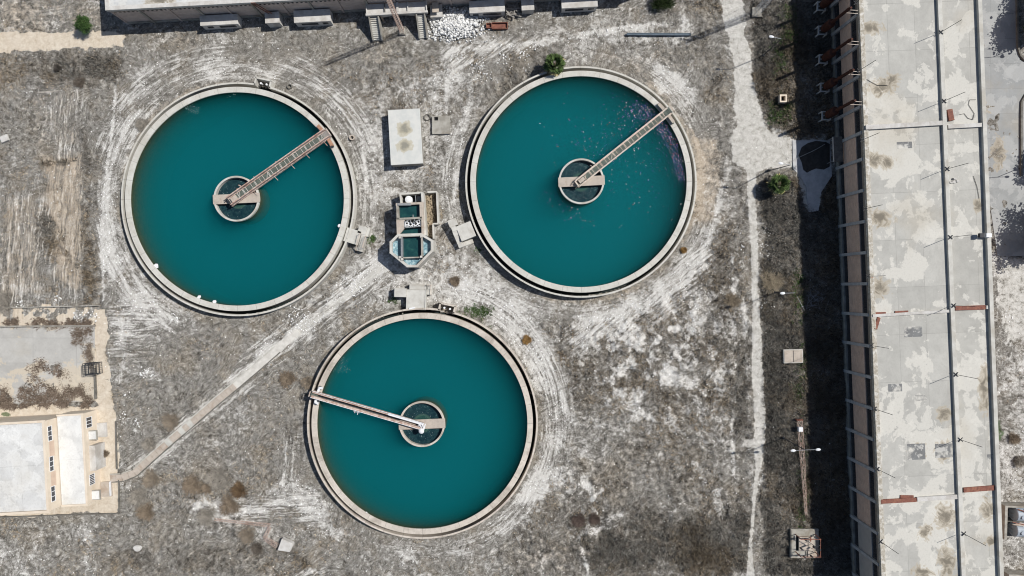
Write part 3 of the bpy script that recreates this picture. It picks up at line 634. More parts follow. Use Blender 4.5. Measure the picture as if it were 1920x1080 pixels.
for (px, py, c_, r_, n_) in ((352,198,cA,rA,60),(366,207,cA,rA,45),(431,176,cA,rA,22),(640,676,cC,rC,40),(646,690,cC,rC,25),(631,692,cC,rC,22)):
    for i in range(n_):
        a = rnd.random()*2*PI; q = abs(rnd.gauss(4,1.6))*1.3; v_ = W(px+q*math.cos(a)*1.4+rnd.gauss(0,2), py+q*math.sin(a)*.8+rnd.gauss(0,1), 1.7)
        if inwater(v_, c_, r_): pts.append((v_.x, v_.y))
specks('surface_foam', pts, [(.25,.4,.42),(.12,.28,.3),(.45,.55,.55)], 1.664, .045, 'faint wisps of pale foam near the upper left rims of two tanks', 'foam')
pts = []
for c, n in ((cA, 60), (cC, 120), (cB, 420)):
    for i in range(n):
        a, q = nr.random()*2*PI, math.sqrt(nr.random())*3.1; x, y = c.x+q*math.cos(a), c.y+q*math.sin(a); pts.append((x, y))
specks('well_scum', pts, [(.3,.38,.4),(.5,.55,.55),(.15,.2,.22)], 1.452, .045, 'pale specks of scum floating in the centre wells', 'scum')
for (px, py, sz, c, lab) in ((293,498,.42,cA,'white foam chunk afloat against the lower left rim of the left tank'), (373.5,557,.3,cA,'small grey-white chunk at the bottom rim of the left tank'),
        (402,566,.34,cA,'pale sheet of waste on the water at the very bottom of the left tank'), (636,423,.3,cA,'white scrap on the water near the platform beside the left tank'), (687,962,.22,cC,'tiny white scrap at the bottom left rim of the lowest tank')):
    q = W(px, py, 1.7); b = MB(); n = 7; rs = [sz*(.7+.5*rnd.random()) for _ in range(n)]
    b.prism([(rs[i]*math.cos(2*PI*i/n), rs[i]*math.sin(2*PI*i/n)) for i in range(n)], 0, .12)
    o = b.build('foam_chunk', M['white_paint'], bevel=.02); o.location = (q.x, q.y, 1.66); tag(o, lab, 'foam chunk', 'pale chunks floating in the tanks')
# ---------------------------------------------------------------- access platforms with steps beside the tanks
def rotpts(c, rz, pts):
    k, s = math.cos(rz), math.sin(rz); return [(c[0]+x*k-y*s, c[1]+x*s+y*k) for x, y in pts]
def platform(label, px, py, rz, size, z, parts):
    c = W(px, py, z); t = thing('access_platform', label, 'access platform', (c.x, c.y, 0), rz, 'concrete access platforms beside the tanks')
    w, d = size; MB().box(-w/2, w/2, -d/2, d/2, 0, z).build('slab', M['conc_pale'], t, bevel=.03)
    for k in parts:
        if k[0] == 'block': MB().box(*k[1]).build('side_block', k[2] if len(k) > 2 else M['conc_pale'], t, bevel=.03)
        if k[0] == 'stair':
            (x0, y0), (x1, y1), wd, z0, z1, n = k[1:]; st = MB(); dv = Vector((x1-x0, y1-y0)); L_ = dv.length; dv.normalize(); nv = Vector((-dv.y, dv.x))
            for i in range(n):
                a = L_*i/n; b = L_*(i+1)/n; zz = z1-(z1-z0)*(i+1)/(n+1)
                p = [Vector((x0,y0))+dv*a-nv*wd/2, Vector((x0,y0))+dv*b-nv*wd/2, Vector((x0,y0))+dv*b+nv*wd/2, Vector((x0,y0))+dv*a+nv*wd/2]
                st.prism([tuple(q) for q in p], -.1, zz)
            st.build('steps', M['conc_pale'], t)
        if k[0] == 'rail':
            r = MB(); pts = k[1]
            for a, b in zip(pts, pts[1:]):
                r.bar(a, b, .06); a2 = Vector(a)-Vector((0,0,.5)); b2 = Vector(b)-Vector((0,0,.5)); r.bar(a2, b2, .05)
            for a in pts: r.bar((a[0],a[1],k[2]), a, .06)
            r.build('handrail', M['cream_metal'], t)
    return t
# beside the left tank, its steps to the right
rz = math.radians(-17)
platform('pale platform right of the left tank with a grey block and dark barred steps', 660.5, 443, rz, (2.3, 2.2), 1.5,
 [('block', (.55,1.85,.75,1.95,-.1,1.5)), ('block', (1.85,2.25,.6,2.1,-.1,1.3)), ('stair', (1.62,.75),(1.62,-1.2),.75,1.0,1.5,8), ('block', (1.15,2.05,-1.9,-1.2,-.1,.95)), ('stair', (1.15,-1.58),(.35,-1.58),.55,.1,.9,4),
  ('rail', [(1.16,.75,2.4),(1.16,-1.2,2.2),(1.16,-1.9,1.9)], .9), ('rail', [(2.1,.6,2.35),(2.1,-1.2,2.2)], .9)])
rz = math.radians(22)
platform('pale platform left of the littered tank with L-shaped steps and square lid', 873.5, 433.5, rz, (2.4, 2.45), 1.6,
 [('block', (-2.1,-.75,1.42,2.55,-.1,1.5)), ('block', (-1.95,-1.2,.65,1.40,-.1,1.62)), ('block', (-2.0,-1.2,-.1,.7,-.1,1.45)), ('stair', (-1.62,-.1),(-1.62,-1.35),.7,1.0,1.45,5), ('block', (-2.0,-1.25,-2.0,-1.35,-.1,.95)),
  ('stair', (-1.25,-1.68),(.45,-1.68),.62,.1,.95,7)])
platform('pale platform above the lowest tank with a grey side block', 780, 562, math.radians(-1.5), (3.05, 3.1), 1.5,
 [('block', (-3.35,-1.53,.35,1.7,-.1,1.7)), ('block', (-1.1,1.5,1.56,2.4,-.1,1.35)), ('stair', (1.56,1.25),(2.3,1.25),.85,.5,1.4,3), ('block', (1.56,2.35,1.7,2.45,-.1,1.1)), ('block', (1.40,1.525,-1.5,1.7,1.51,1.62)),
  ('rail', [(1.6,2.3,1.9),(2.25,2.3,1.9),(2.3,.85,1.9)], .9)])
tg = W(767, 579, 1.6); o = MB().bar((0,0,.1),(.9,.18,.1),.22,.2).build('pipe_offcut', M['white_paint']); o.location = (tg.x, tg.y, 1.50); tag(o, 'short white pipe lying on the platform above the lowest tank', 'pipe')

# ---------------------------------------------------------------- eight-sided distribution chamber with square basins
def chamber():
    Z = 2.6; S = 110/742
    def q(x, y, z=Z): return W(720+x*S, 350+y*S, z)
    o = q(400, 700, 0); t = thing('distribution_chamber', 'eight-sided concrete chamber with square teal basins between the three tanks', 'concrete chamber', (o.x, o.y, 0))
    def ringwall(pts, th, z0, z1, name, mat, closed=True):
        b = MB(); n = len(pts)
        P_ = [Vector(q(*p, z1)[:2]) for p in pts]
        for i in range(n if closed else n-1):
            a, c = P_[i], P_[(i+1) % n]; d = (c-a).normalized()*th*.42
            b.bar((*(a-d*(1 if closed else 0)), (z0+z1)/2), (*(c+d*(1 if closed else 0)), (z0+z1)/2), th, z1-z0+.002*i)
        wbuild(b, name, mat, t)
    octp = [(98,712),(185,622),(225,640),(478,612),(612,700),(612,820),(480,945),(420,1008),(305,1008),(215,940),(98,840)]
    octp = [(98,708),(188,618),(478,608),(618,690),(618,815),(430,1008),(305,1008),(98,838)]
    ringwall(octp, .36, -.1, Z, 'outer_wall', M['conc_pale'])
    for a, b_, wd in (((234,640),(236,935),.26), ((488,640),(492,885),.26), ((236,904),(486,898),.2), ((225,628),(480,618),.34)):
        b = MB(); A_, B_ = q(*a), q(*b_); b.bar((A_.x,A_.y,1.25), (B_.x,B_.y,1.25), wd, 2.68); wbuild(b, 'dividing_wall', M['steel'] if a[0]==234 else M['conc'], t)
    for p in ((212,648),(482,635),(212,898),(482,892),(240,922)):
        b = MB(); c = q(*p); b.box(c.x-.16, c.x+.16, c.y-.16, c.y+.16, 2.3, 2.72); wbuild(b, 'corner_block', M['conc_pale'], t)
    def pool(pts, z, mat, name):
        b = MB(); b.prism([tuple(q(*p, z)[:2]) for p in pts], z-.25, z); wbuild(b, name, mat, t)
    pool([(236,636),(490,630),(492,900),(238,908)], 2.0, M['pool_dark'], 'basin_water')
    pool([(105,706),(190,630),(232,640),(234,930),(105,836)], 1.95, M['pool_pale'], 'settling_pocket')
    pool([(492,640),(610,700),(610,815),(494,890)], 1.95, M['pool_pale'], 'settling_pocket')
    pool([(238,910),(488,905),(428,1000),(306,1000)], 1.95, M['pool_pale'], 'settling_pocket')
    # upper basins
    ringwall([(175,228),(495,212),(500,612),(188,618)], .34, -.1, Z-.05, 'basin_wall', M['tan_slab'])
    for a, b_, wd, mt in (((175,415),(490,398),.3,'conc'), ((475,225),(480,400),.35,'tan_slab'), ((180,230),(350,228),.34,'steel'), ((180,250),(186,410),.34,'conc')):
        b = MB(); A_, B_ = q(*a), q(*b_); b.bar((A_.x,A_.y,1.3), (B_.x,B_.y,1.3), wd, 2.64); wbuild(b, 'dividing_wall', M[mt], t)
    pool([(200,245),(470,238),(472,395),(200,410)], 2.0, M['pool_dark'], 'basin_water')
    b = MB(); b.prism([tuple(q(*p, 2.4)[:2]) for p in ((178,432),(275,425),(275,525),(215,600),(185,610))], 2.1, 2.5); wbuild(b, 'ledge', M['tan_slab'], t)
    pool([(215,600),(270,535),(490,525),(490,610)], 1.8, M['pool_dark'], 'basin_water')
    b = MB()
    for (x, y, r) in ((300,470,26),(345,480,28),(300,500,20),(410,470,30),(445,450,26),(455,480,20),(380,500,16)):
        c = q(x, y, 2.3); b.ring(c.x, c.y, r*S/12*.6, r*S/12, 2.05, 2.3+.02*rnd.random(), 12)
    wbuild(b, 'valve_gear', M['white_paint'], t)
    b = MB()
    for a, c_ in (((270,455),(345,415)),((345,415),(350,470)),((380,455),(478,415)),((395,395),(398,470)),((270,525),(480,505)),((270,440),(275,530)),((378,360),(382,400))):
        A_, B_ = q(*a, 2.45), q(*c_, 2.45); b.bar(A_, B_, .13, .12)
    wbuild(b, 'pipework', M['steel'], t)
    b = MB(); b.prism([tuple(q(*p, 1.6)[:2]) for p in ((270,425),(490,405),(490,520),(270,530))], 1.3, 1.6); wbuild(b, 'pit_floor', M['conc_dark'], t)
    # north pit with a big flange, and the long side channel
    ringwall([(212,95),(480,78),(490,215),(225,225)], .26, -.1, 1.7, 'pit_wall', M['conc_pale'])
    pool([(215,100),(480,90),(488,210),(228,215)], .3, M['black'], 'pit_floor')
    c = q(320, 165, 1.2); b = MB().lathe(0,0,[(.45,0),(.45,.5),(.58,.55),(.58,.7),(.4,.72),(.4,1.0),(.56,1.02),(.56,1.15),(.3,1.2)],20); b.xf(Matrix.Translation((c.x,c.y,.3)))
    wbuild(b, 'flange', M['white_paint'], t)
    b = MB(); c1, c2 = q(410,195,1.5), q(405,110,1.5); b.bar(c1, c2, .12); c1 = q(450,150,1.0); b.box(c1.x-.35,c1.x+.3,c1.y-.4,c1.y+.4,.3,1.0); wbuild(b, 'frame', M['steel'], t)
    b = MB(); 
    P_ = [q(*p, 2.0) for p in ((490,75),(510,330),(530,620))]
    for a, c in zip(P_, P_[1:]): b.bar((a.x,a.y,1.0),(c.x,c.y,1.0),.36,2.1)
    wbuild(b, 'channel_wall', M['conc_pale'], t)
    b = MB(); pl = [(560,68),(672,62),(690,468),(625,470),(632,660)]; P_ = [q(*p, 1.1) for p in pl]
    for i, (a, c) in enumerate(zip(P_, P_[1:])): b.bar((a.x,a.y,.5),(c.x,c.y,.5),.24,1.2+.004*i)
    wbuild(b, 'channel_wall', M['conc_pale'], t)
    b = MB(); P_ = [q(*p, .3) for p in ((515,80),(670,75),(685,465),(620,470),(625,650),(535,640))]; b.prism([tuple(p[:2]) for p in P_], -.05, .12); wbuild(b, 'channel_floor', M['leaf_litter'], t)
    b = MB()
    for i in range(420):
        y = 90+rnd.random()*540; x = 575+(rnd.gauss(0,32)); x = max(525, min(660 if y < 460 else 612, x)); c = q(x, y, .3)
        a = rnd.random()*PI; l = .08+rnd.random()*.16; zz = .2+rnd.random()*.35
        b.bar((c.x-l*math.cos(a), c.y-l*math.sin(a), zz), (c.x+l*math.cos(a), c.y+l*math.sin(a), zz+rnd.uniform(-.1,.15)), .05+.05*rnd.random(), .03)
    o = b.build('dry_reeds', M['straw']); tag(o, 'tangle of dry straw-coloured reeds filling the long side channel', 'dry reeds', kind='stuff')
    t.scale = (.992, .992, 1.36)
    return t
m, nt, N, L, P = newmat('pale_blue_sediment'); co = N.new('ShaderNodeTexCoord').outputs['Object']
L.new(ramp(N, L, noise(N, L, co, 1.6, 5, .7, 1), [(.35,(.08,.17,.22)),(.5,(.18,.31,.36)),(.62,(.42,.54,.57))]), P.inputs['Base Color']); P.inputs['Roughness'].default_value = .3; M['pool_pale'] = m
m, nt, N, L, P = newmat('deep_green_water'); co = N.new('ShaderNodeTexCoord').outputs['Object']
L.new(ramp(N, L, noise(N, L, co, .9, 4, .6, .5), [(.4,(.008,.04,.045)),(.6,(.014,.06,.06)),(.75,(.03,.1,.08))]), P.inputs['Base Color']); P.inputs['Roughness'].default_value = .12; M['pool_dark'] = m
M['leaf_litter'] = worn('leaf_litter', (.22,.17,.12), (.10,.075,.05), scale=3)
M['straw'] = worn('straw', (.50,.42,.30), (.32,.25,.17), scale=6)
chamber()

# ---------------------------------------------------------------- low hut, hatch slab and small ground items
c = W(760, 256.5, 1.9)
t = thing('concrete_hut', 'low flat-roofed hut with two brown stain rings on its roof', 'hut', (c.x, c.y, 0), math.radians(3.2)+0)
m, nt, N, L, P = newmat('hut_roof'); co = N.new('ShaderNodeTexCoord').outputs['Object']
n1 = noise(N, L, co, .8, 5, .6); base = mix(N, L, ramp(N, L, n1, [(.4,0),(.6,1)]), (.56,.56,.53), (.50,.51,.49))
def spot(cx, cy, rx, ry, fac=1):
    v_ = N.new('ShaderNodeVectorMath'); v_.operation = 'SUBTRACT'; L.new(co, v_.inputs[0]); v_.inputs[1].default_value = (cx, cy, 2)
    v2 = N.new('ShaderNodeVectorMath'); v2.operation = 'MULTIPLY'; L.new(v_.outputs[0], v2.inputs[0]); v2.inputs[1].default_value = (1/rx, 1/ry, 0)
    l = N.new('ShaderNodeVectorMath'); l.operation = 'LENGTH'; L.new(v2.outputs[0], l.inputs[0])
    return mth(N, L, 'ADD', l.outputs['Value'], mth(N, L, 'MULTIPLY', mth(N, L, 'SUBTRACT', noise(N, L, co, 1.4, 5, .65), .5), 1.6))
s1 = mth(N, L, 'MINIMUM', spot(-.1,1.25,1.25,1.2), spot(-.2,-1.35,1.3,1.1))
c_ = mix(N, L, ramp(N, L, s1, [(.55,.9),(.95,.65),(1.15,0)]), base, (.42,.38,.28)); c_ = mix(N, L, ramp(N, L, s1, [(.25,.85),(.75,0)]), c_, (.20,.195,.165))
L.new(c_, P.inputs['Base Color']); P.inputs['Roughness'].default_value = .85; M['hut_roof'] = m
w_, d_ = 60/12.2/1, 103/12.2
MB().box(-w_/2+.05, w_/2-.05, -d_/2+.05, d_/2-.05, -.1, 1.72).build('wall', M['conc'], t)
MB().box(-w_/2, w_/2, -d_/2, d_/2, 1.72, 1.94).build('roof', m, t, bevel=.02)
c = W(827, 234.5, .3); t = thing('hatch_slab', 'square weathered concrete slab with a small open hatch right of the low hut', 'hatch slab', (c.x, c.y, 0), math.radians(1))
b = MB(); h = 1.4; b.prism([(-h,-h),(h,-h),(h,.7),(-h,.7)], -.1, .42).prism([(-h,.701),(-1.05,.701),(-1.05,h),(-h,h)], -.1, .42).prism([(-.45,.702),(h,.702),(h,h),(-.45,h)], -.1, .42).prism([(-1.049,1.25),(-.451,1.25),(-.451,h),(-1.049,h)], -.1, .42)
b.build('slab', M['conc'], t); MB().prism([(-1.04,.71),(-.46,.71),(-.46,1.24),(-1.04,1.24)], -.05, .04).build('opening', M['black'], t)
def ring_item(px, py, r, lab, mat, nm, cat, z=.1, th=.12):
    c = W(px, py, z); b = MB().ring(0,0,r-th,r,-.05,z+.1,24); o = b.build(nm, mat); o.location = (c.x,c.y,0); return tag(o, lab, cat)
ring_item(801, 220, .52, 'thin round ring lying between the low hut and the hatch slab', M['conc_dark'], 'ground_ring', 'ring')
def plinth(px, py, w, d, z, rz, lab, mats=('conc_pale','tan_slab'), nm='plinth', cat='plinth', extra=None):
    c = W(px, py, z); t = thing(nm, lab, cat, (c.x, c.y, 0), rz); th = .14
    MB().box(-w/2, w/2, -d/2, d/2, -.1, z).build('base', M[mats[0]], t, bevel=.04)
    MB().box(-w/2+th, w/2-th, -d/2+th, d/2-th, z+.003, z+.05).build('lid', M[mats[1]], t)
    if extra: extra(t, z)
    return t
def seam(t, z): MB().box(-.03,.03,-.9,.9,z+.052,z+.08).build('seam', M['dark_steel'], t)
plinth(1487.5, 668, 3.05, 2.15, .45, .03, 'low rectangular plinth with a tan two-leaf lid in the dark scrub', extra=seam)
c = W(1468, 185, .7); t = thing('vent_box', 'small square cream box with a black opening beside the green weeds', 'vent box', (c.x,c.y,0))
b = MB()
for x0,x1,y0,y1 in ((-.55,.55,.38,.6),(-.55,.55,-.6,-.38),(-.55,-.33,-.379,.379),(.33,.55,-.379,.379)): b.box(x0,x1,y0,y1,-.1,.9)
b.build('frame', M['beige'], t); MB().box(-.32,.32,-.37,.37,-.05,.2).build('opening', M['black'], t)
c = W(534, 1024, .8); t = MB().prism([(-1.15,-.65),(.75,-.95),(1.25,.15),(1.1,.45),(-.5,1.15)], -.1, .85).build('concrete_block', M['plaster'], bevel=.06); t.location = (c.x,c.y,0); tag(t, 'pale grey broken concrete block at the foot of the collapsed mast', 'concrete block')
c = W(258, 1028, .1); t = MB().prism([(.65*math.cos(a)*(1+.15*math.sin(3*a)), .5*math.sin(a)) for a in [2*PI*i/12 for i in range(12)]], -.1, .25).build('flat_stone', M['plaster'], bevel=.05); t.location=(c.x,c.y,0); tag(t, 'flat rounded pale stone in the grass near the bottom left', 'stone')
c = W(9, 260, .1); t = MB().box(-.6,.6,-.5,.5,-.1,.3).build('paving_slab', M['plaster'], bevel=.03); t.location=(c.x,c.y,0); t.rotation_euler=(0,0,.4); tag(t, 'square pale slab at the far left edge of the field', 'slab')
c = W(660, 258, .2); t = ring_item(660, 258, .42, 'small round tan well cover pipe right of the left tank', M['tan_slab'], 'pipe_stub', 'pipe stub', .3, .16)
c = W(543, 162, .2); t = ring_item(543, 162, .38, 'small open pit ring above the left tank', M['conc_dark'], 'pit_ring', 'pit ring', .2, .1)
# buried channel covered with slabs
def covered_channel():
    pts = [(560,622),(520,655),(480,690),(440,724),(400,757),(360,792),(320,826),(285,857),(252,887),(228,896),(206,897)]
    P_ = [W(*p, .15) for p in pts]; o0 = P_[5]
    t = thing('slab_covered_channel', 'long diagonal channel covered with tan concrete slabs, running to the yard', 'covered channel', (o0.x, o0.y, 0))
    k = 0
    for a, b in zip(P_[3:], P_[4:]):
        d = (b-a); n = max(1, int(d.length/.85))
        for i in range(n):
            s = a+d*(i/n); e = a+d*((i+.93)/n); m_ = MB().bar((s.x,s.y,.04),(e.x,e.y,.04),.98+.06*rnd.random(),.24+.03*rnd.random()); k += 1
            wbuild(m_, 'cover_slab', M['tan_slab'] if rnd.random() < .85 else M['conc_pale'], t)
    for side in (-1, 1):
        for a, b in zip(P_[1:], P_[2:]):
            n = Vector((-(b-a).y, (b-a).x, 0)).normalized()*.62*side; m_ = MB().bar((a.x+n.x,a.y+n.y,.02),(b.x+n.x,b.y+n.y,.02),.16,.2); wbuild(m_, 'edge', M['conc_pale'] if side < 0 else M['conc_dark'], t)
    m_ = MB()
    for a, b in zip(P_[:3], P_[1:4]): m_.bar((a.x,a.y,-.02),(b.x,b.y,-.02),1.05,.2)
    wbuild(m_, 'worn_slab', M['chalky'], t)
M['chalky'] = worn('chalk_covered_slab', (.62,.60,.56), (.46,.44,.40), scale=1.2)
covered_channel()

# ---------------------------------------------------------------- lamp posts, masts, pipes, scrap
def lamp_post(label, px, py, h, arms, tilt=(0,0), grp='street lamps along the white track'):
    c = W(px, py, 0); t = thing('street_lamp', label, 'street lamp', (c.x, c.y, 0), 0, grp)
    tx, ty = tilt
    MB().tube((0,0,-.1),(tx,ty,h),.085,8,.05).build('pole', M['dark_steel'], t); MB().box(-.16,.16,-.16,.16,-.1,.5).build('base', M['dark_steel'], t)
    for ax, ay in arms:
        a = MB().tube((tx,ty,h-.05),(tx+ax,ty+ay,h+.1),.045,6).build('arm', M['steel'], t)
        d = Vector((ax,ay,0)).normalized(); e = Vector((tx+ax,ty+ay,h+.1))
        MB().lathe(0,0,[(.05,-.1),(.17,-.05),(.20,.05),(.1,.14)],12).xf(Matrix.Translation(e)@Matrix.Scale(1.9,4,(d.x,d.y,0))).build('lamp_head', M['white_paint'], a)
lamp_post('single-arm street lamp nearest the top, right of the track', 1430, 105, 7.4, [(-1.5,.25)])
lamp_post('single-arm street lamp just above the lower palm', 1441, 320, 7.8, [(-1.5,.2)], (.3,-.5))
lamp_post('single-arm street lamp between the palm and the tan plinth', 1451.5, 548.5, 8.0, [(-1.9,-.05)])
lamp_post('double-arm street lamp standing next to the fallen mast', 1467.5, 820.5, 8.2, [(-1.8,-.05),(1.8,.1)])
lamp_post('roadside lamp past the warehouse, next to the upper trees', 1925, 81, 7.7, [(-1.6,-.1),(1.6,.1)], (0,0), 'street lamps along the tarmac road')
lamp_post('roadside lamp past the warehouse, next to the big lower trees', 1934, 306, 7.7, [(-1.6,-.1),(1.6,.1)], (0,0), 'street lamps along the tarmac road')

def lattice(mb, a, b, w, n, r=.035, taper=1.0, roll=0, diag=True):
    a, b = Vector(a), Vector(b); d = (b-a).normalized(); up = Vector((0,0,1)) if abs(d.z) < .9 else Vector((1,0,0))
    u = d.cross(up).normalized(); v = u.cross(d).normalized(); u, v = u*math.cos(roll)+v*math.sin(roll), v*math.cos(roll)-u*math.sin(roll)
    cs = []
    for i in range(n+1):
        f = i/n; ww = w*(1+(taper-1)*f)/2; p = a+(b-a)*f; cs.append([p+u*ww*s+v*ww*q for s, q in ((-1,-1),(1,-1),(1,1),(-1,1))])
    for k in range(4): mb.bar(cs[0][k], cs[-1][k], r*2)
    for i in range(n):
        for k in range(4):
            j = (k+1) % 4; mb.bar(cs[i][k], cs[i][j], r*1.3)
            if diag: mb.bar(cs[i][k], cs[i+1][j], r*1.3)
    return mb
def mast(label, px, py, h, w, n, taper, mt='cream_metal'):
    c = W(px, py, 0); t = thing('lattice_mast', label, 'lattice mast', (c.x, c.y, 0))
    lattice(MB(), (0,0,.3), (0,0,h), w, n, .026, taper).build('lattice', M[mt], t)
    MB().box(-w*.8, w*.8, -w*.8, w*.8, -.1, .35).build('footing', M['conc'], t)
    return t
mast('tall pinkish lattice mast rising past the porch stairs', 754.5, 60, 17.5, .62, 24, .75, 'rust_pale')
t = mast('tall pale power mast at the very top beside the white track', 1418, 24, 16, .9, 18, .45, 'steel')
for z in (15.0, 13.4):
    MB().bar((-1.6,.3,z),(1.6,-.3,z),.1).build('crossarm', M['steel'], t)
# cables from that mast sag off to the upper right
a = Vector(W(1418,24,0)); o = MB()
for k in (-1.4, 0, 1.4):
    p = None
    for i in range(13):
        f = i/12; q_ = Vector((a.x+k*(1-.2*f)+f*40, a.y+f*22, 15-6*4*f*(1-f)*.4)); 
        if p: o.tube(p, q_, .03, 5)
        p = q_
wb = o; tt = wbuild(wb, 'cable', M['rope'], t)
def fallen(label, segs, mt, nm='fallen_mast'):
    o0 = W(*segs[0][0], .3); t = thing(nm, label, 'lattice mast', (o0.x, o0.y, 0))
    for (p, q_, w, n, tp, z) in segs:
        b = lattice(MB(), W(*p, z), W(*q_, z*.8), w, max(5,n//2), .019, tp); wbuild(b, 'lattice_section', M[mt], t)
    return t
t = fallen('long red and white lattice mast lying in the dark scrub', [((1499.5,789),(1505.5,872),.62,13,.85,.8),((1505.5,872),(1511.5,966),.5,15,.5,.7)], 'rust_pale')
c = W(1501.5,805,1.0); b = MB().box(c.x-.35,c.x+.3,c.y-.35,c.y+.35,.6,1.1); wbuild(b, 'junction_box', M['white_paint'], t)
c = W(1500,787.5,.6); b = MB().box(c.x-.55,c.x+.45,c.y-.08,c.y+.08,0,.7); wbuild(b, 'end_plate', M['rust'], t)
fallen('collapsed rusty mast folded in three beside the pale block', [((520,1024),(496,1009),.55,5,.9,.5),((496,1009),(506,988),.45,5,.8,.45),((506,985),(402,974),.42,20,.6,.35)], 'rust_pale', 'collapsed_mast')
o = MB(); a, b_ = W(1175,64,.3), W(1295,64.5,.3); o.bar((a.x,a.y,.25),(b_.x,b_.y,.25),.36,.3); o.bar((a.x,a.y+.1,.42),(b_.x,b_.y+.1,.42),.08,.05); o = o.build('steel_beam', M['blue_pipe']); tag(o, 'long dark blue steel beam lying in the grass near the top', 'steel beam')
c = W(934, 48, .4); t = thing('scrap_trough', 'rust-red steel trough lying right of the white rubble', 'steel trough', (c.x,c.y,0), .02)
for x0,x1,y0,y1,nm in ((-1.0,1.5,-.5,.5,'body'),(-1.85,-1.01,-.33,.42,'end_box')):
    b = MB().box(x0,x1,y0,y1,0,.12).box(x0,x1,y0,y0+.07,.121,.5).box(x0,x1,y1-.07,y1,.121,.5).box(x0,x0+.07,y0+.071,y1-.071,.121,.5).box(x1-.07,x1,y0+.071,y1-.071,.121,.5); b.build(nm, M['rust'], t)
# wire cage by the yard
c = W(178, 689, 0); t = thing('wire_cage', 'open rectangular iron cage standing on the yard corner', 'cage', (c.x+.3,c.y,0), .05)
b = MB(); s = .85
for x in (-s,s):
    for y in (-s,s): b.bar((x,y,0),(x,y,2.2),.07)
for z in (.05,.75,1.5,2.2):
    for p0,p1 in (((-s,-s),(s,-s)),((s,-s),(s,s)),((s,s),(-s,s)),((-s,s),(-s,-s))): b.bar((*p0,z),(*p1,z),.06)
b.build('frame', M['dark_steel'], t)
b = MB()
for i in range(5):
    f = -s+(i+1)*2*s/6; b.bar((f,-s,2.2),(f,s,2.2),.035); b.bar((-s,f,2.2),(s,f,2.2),.035)
    for z in (0,): b.bar((s,f,0),(s,f,2.2),.035); b.bar((f,s,0),(f,s,2.2),.035)
b.build('bars', M['dark_steel'], t)
# substation plinth with rusty frame
def sub(t, z):
    b = MB().box(-1.1,.2,-.95,1.25,z+.06,z+.5); b.build('lid', M['tan_slab'], t)
    MB().box(.22,1.2,-.95,1.25,z+.06,z+.42).build('lid', M['tan_slab'], t)
    MB().box(.4,1.9,-2.0,-1.1,z+.06,z+.2).build('tan_patch', M['tan_slab'], t)
    MB().box(-1.35,-1.12,-1,1.25,z+.055,z+.12).build('slot', M['black'], t)
    f = MB()
    for y in (-1.2,1.5): f.bar((-1.5,y,z+2.2),(1.5,y,z+2.2),.1); f.bar((-1.5,y,z),(-1.5,y,z+2.2),.1); f.bar((1.5,y,z),(1.5,y,z+2.2),.1)
    f.bar((1.5,-1.2,z+2.1),(1.5,1.5,z+2.1),.08).bar((-.1,1.2,z+2.3),(-.1,1.9,z+2.3),.14)
    f.build('rusty_frame', M['rust'], t)
    for p0,p1 in (((-1.2,-.2),(.5,-.55)),((-.8,1.4),(.9,.2)),((.2,.0),(1.6,.4))): MB().bar((*p0,z+1.9),(*p1,z+1.7),.08).build('bus_bar', M['dark_steel'], t)
    for x,y in ((-1.4,0),(-.7,1.3),(.6,.2),(1.4,-.1),(-.9,-1.3),(.2,-1.2)): MB().tube((x,y,z+1.6),(x,y,z+2.3),.13,8).build('insulator', M['dark_steel'], t)
plinth(1509, 1019.5, 4.4, 4.5, .5, .0, 'square concrete plinth with a rusty switchgear frame in the scrub', ('conc','conc'), 'switchgear_plinth', 'plinth', sub)
# brace wires lying in the shade
o = MB()
for i in range(26):
    c = W(1527+rnd.gauss(0,10), 562+rnd.gauss(0,7), .2); a = rnd.random()*PI; l = .4+rnd.random()*.9; o.bar((c.x-l*math.cos(a),c.y-l*math.sin(a),.12+rnd.random()*.3),(c.x+l*math.cos(a),c.y+l*math.sin(a),.12+rnd.random()*.3),.045)
tag(o.build('wire_tangle', M['steel']), 'tangle of pale bent wires in the shade by the long warehouse', 'wire tangle', kind='stuff')
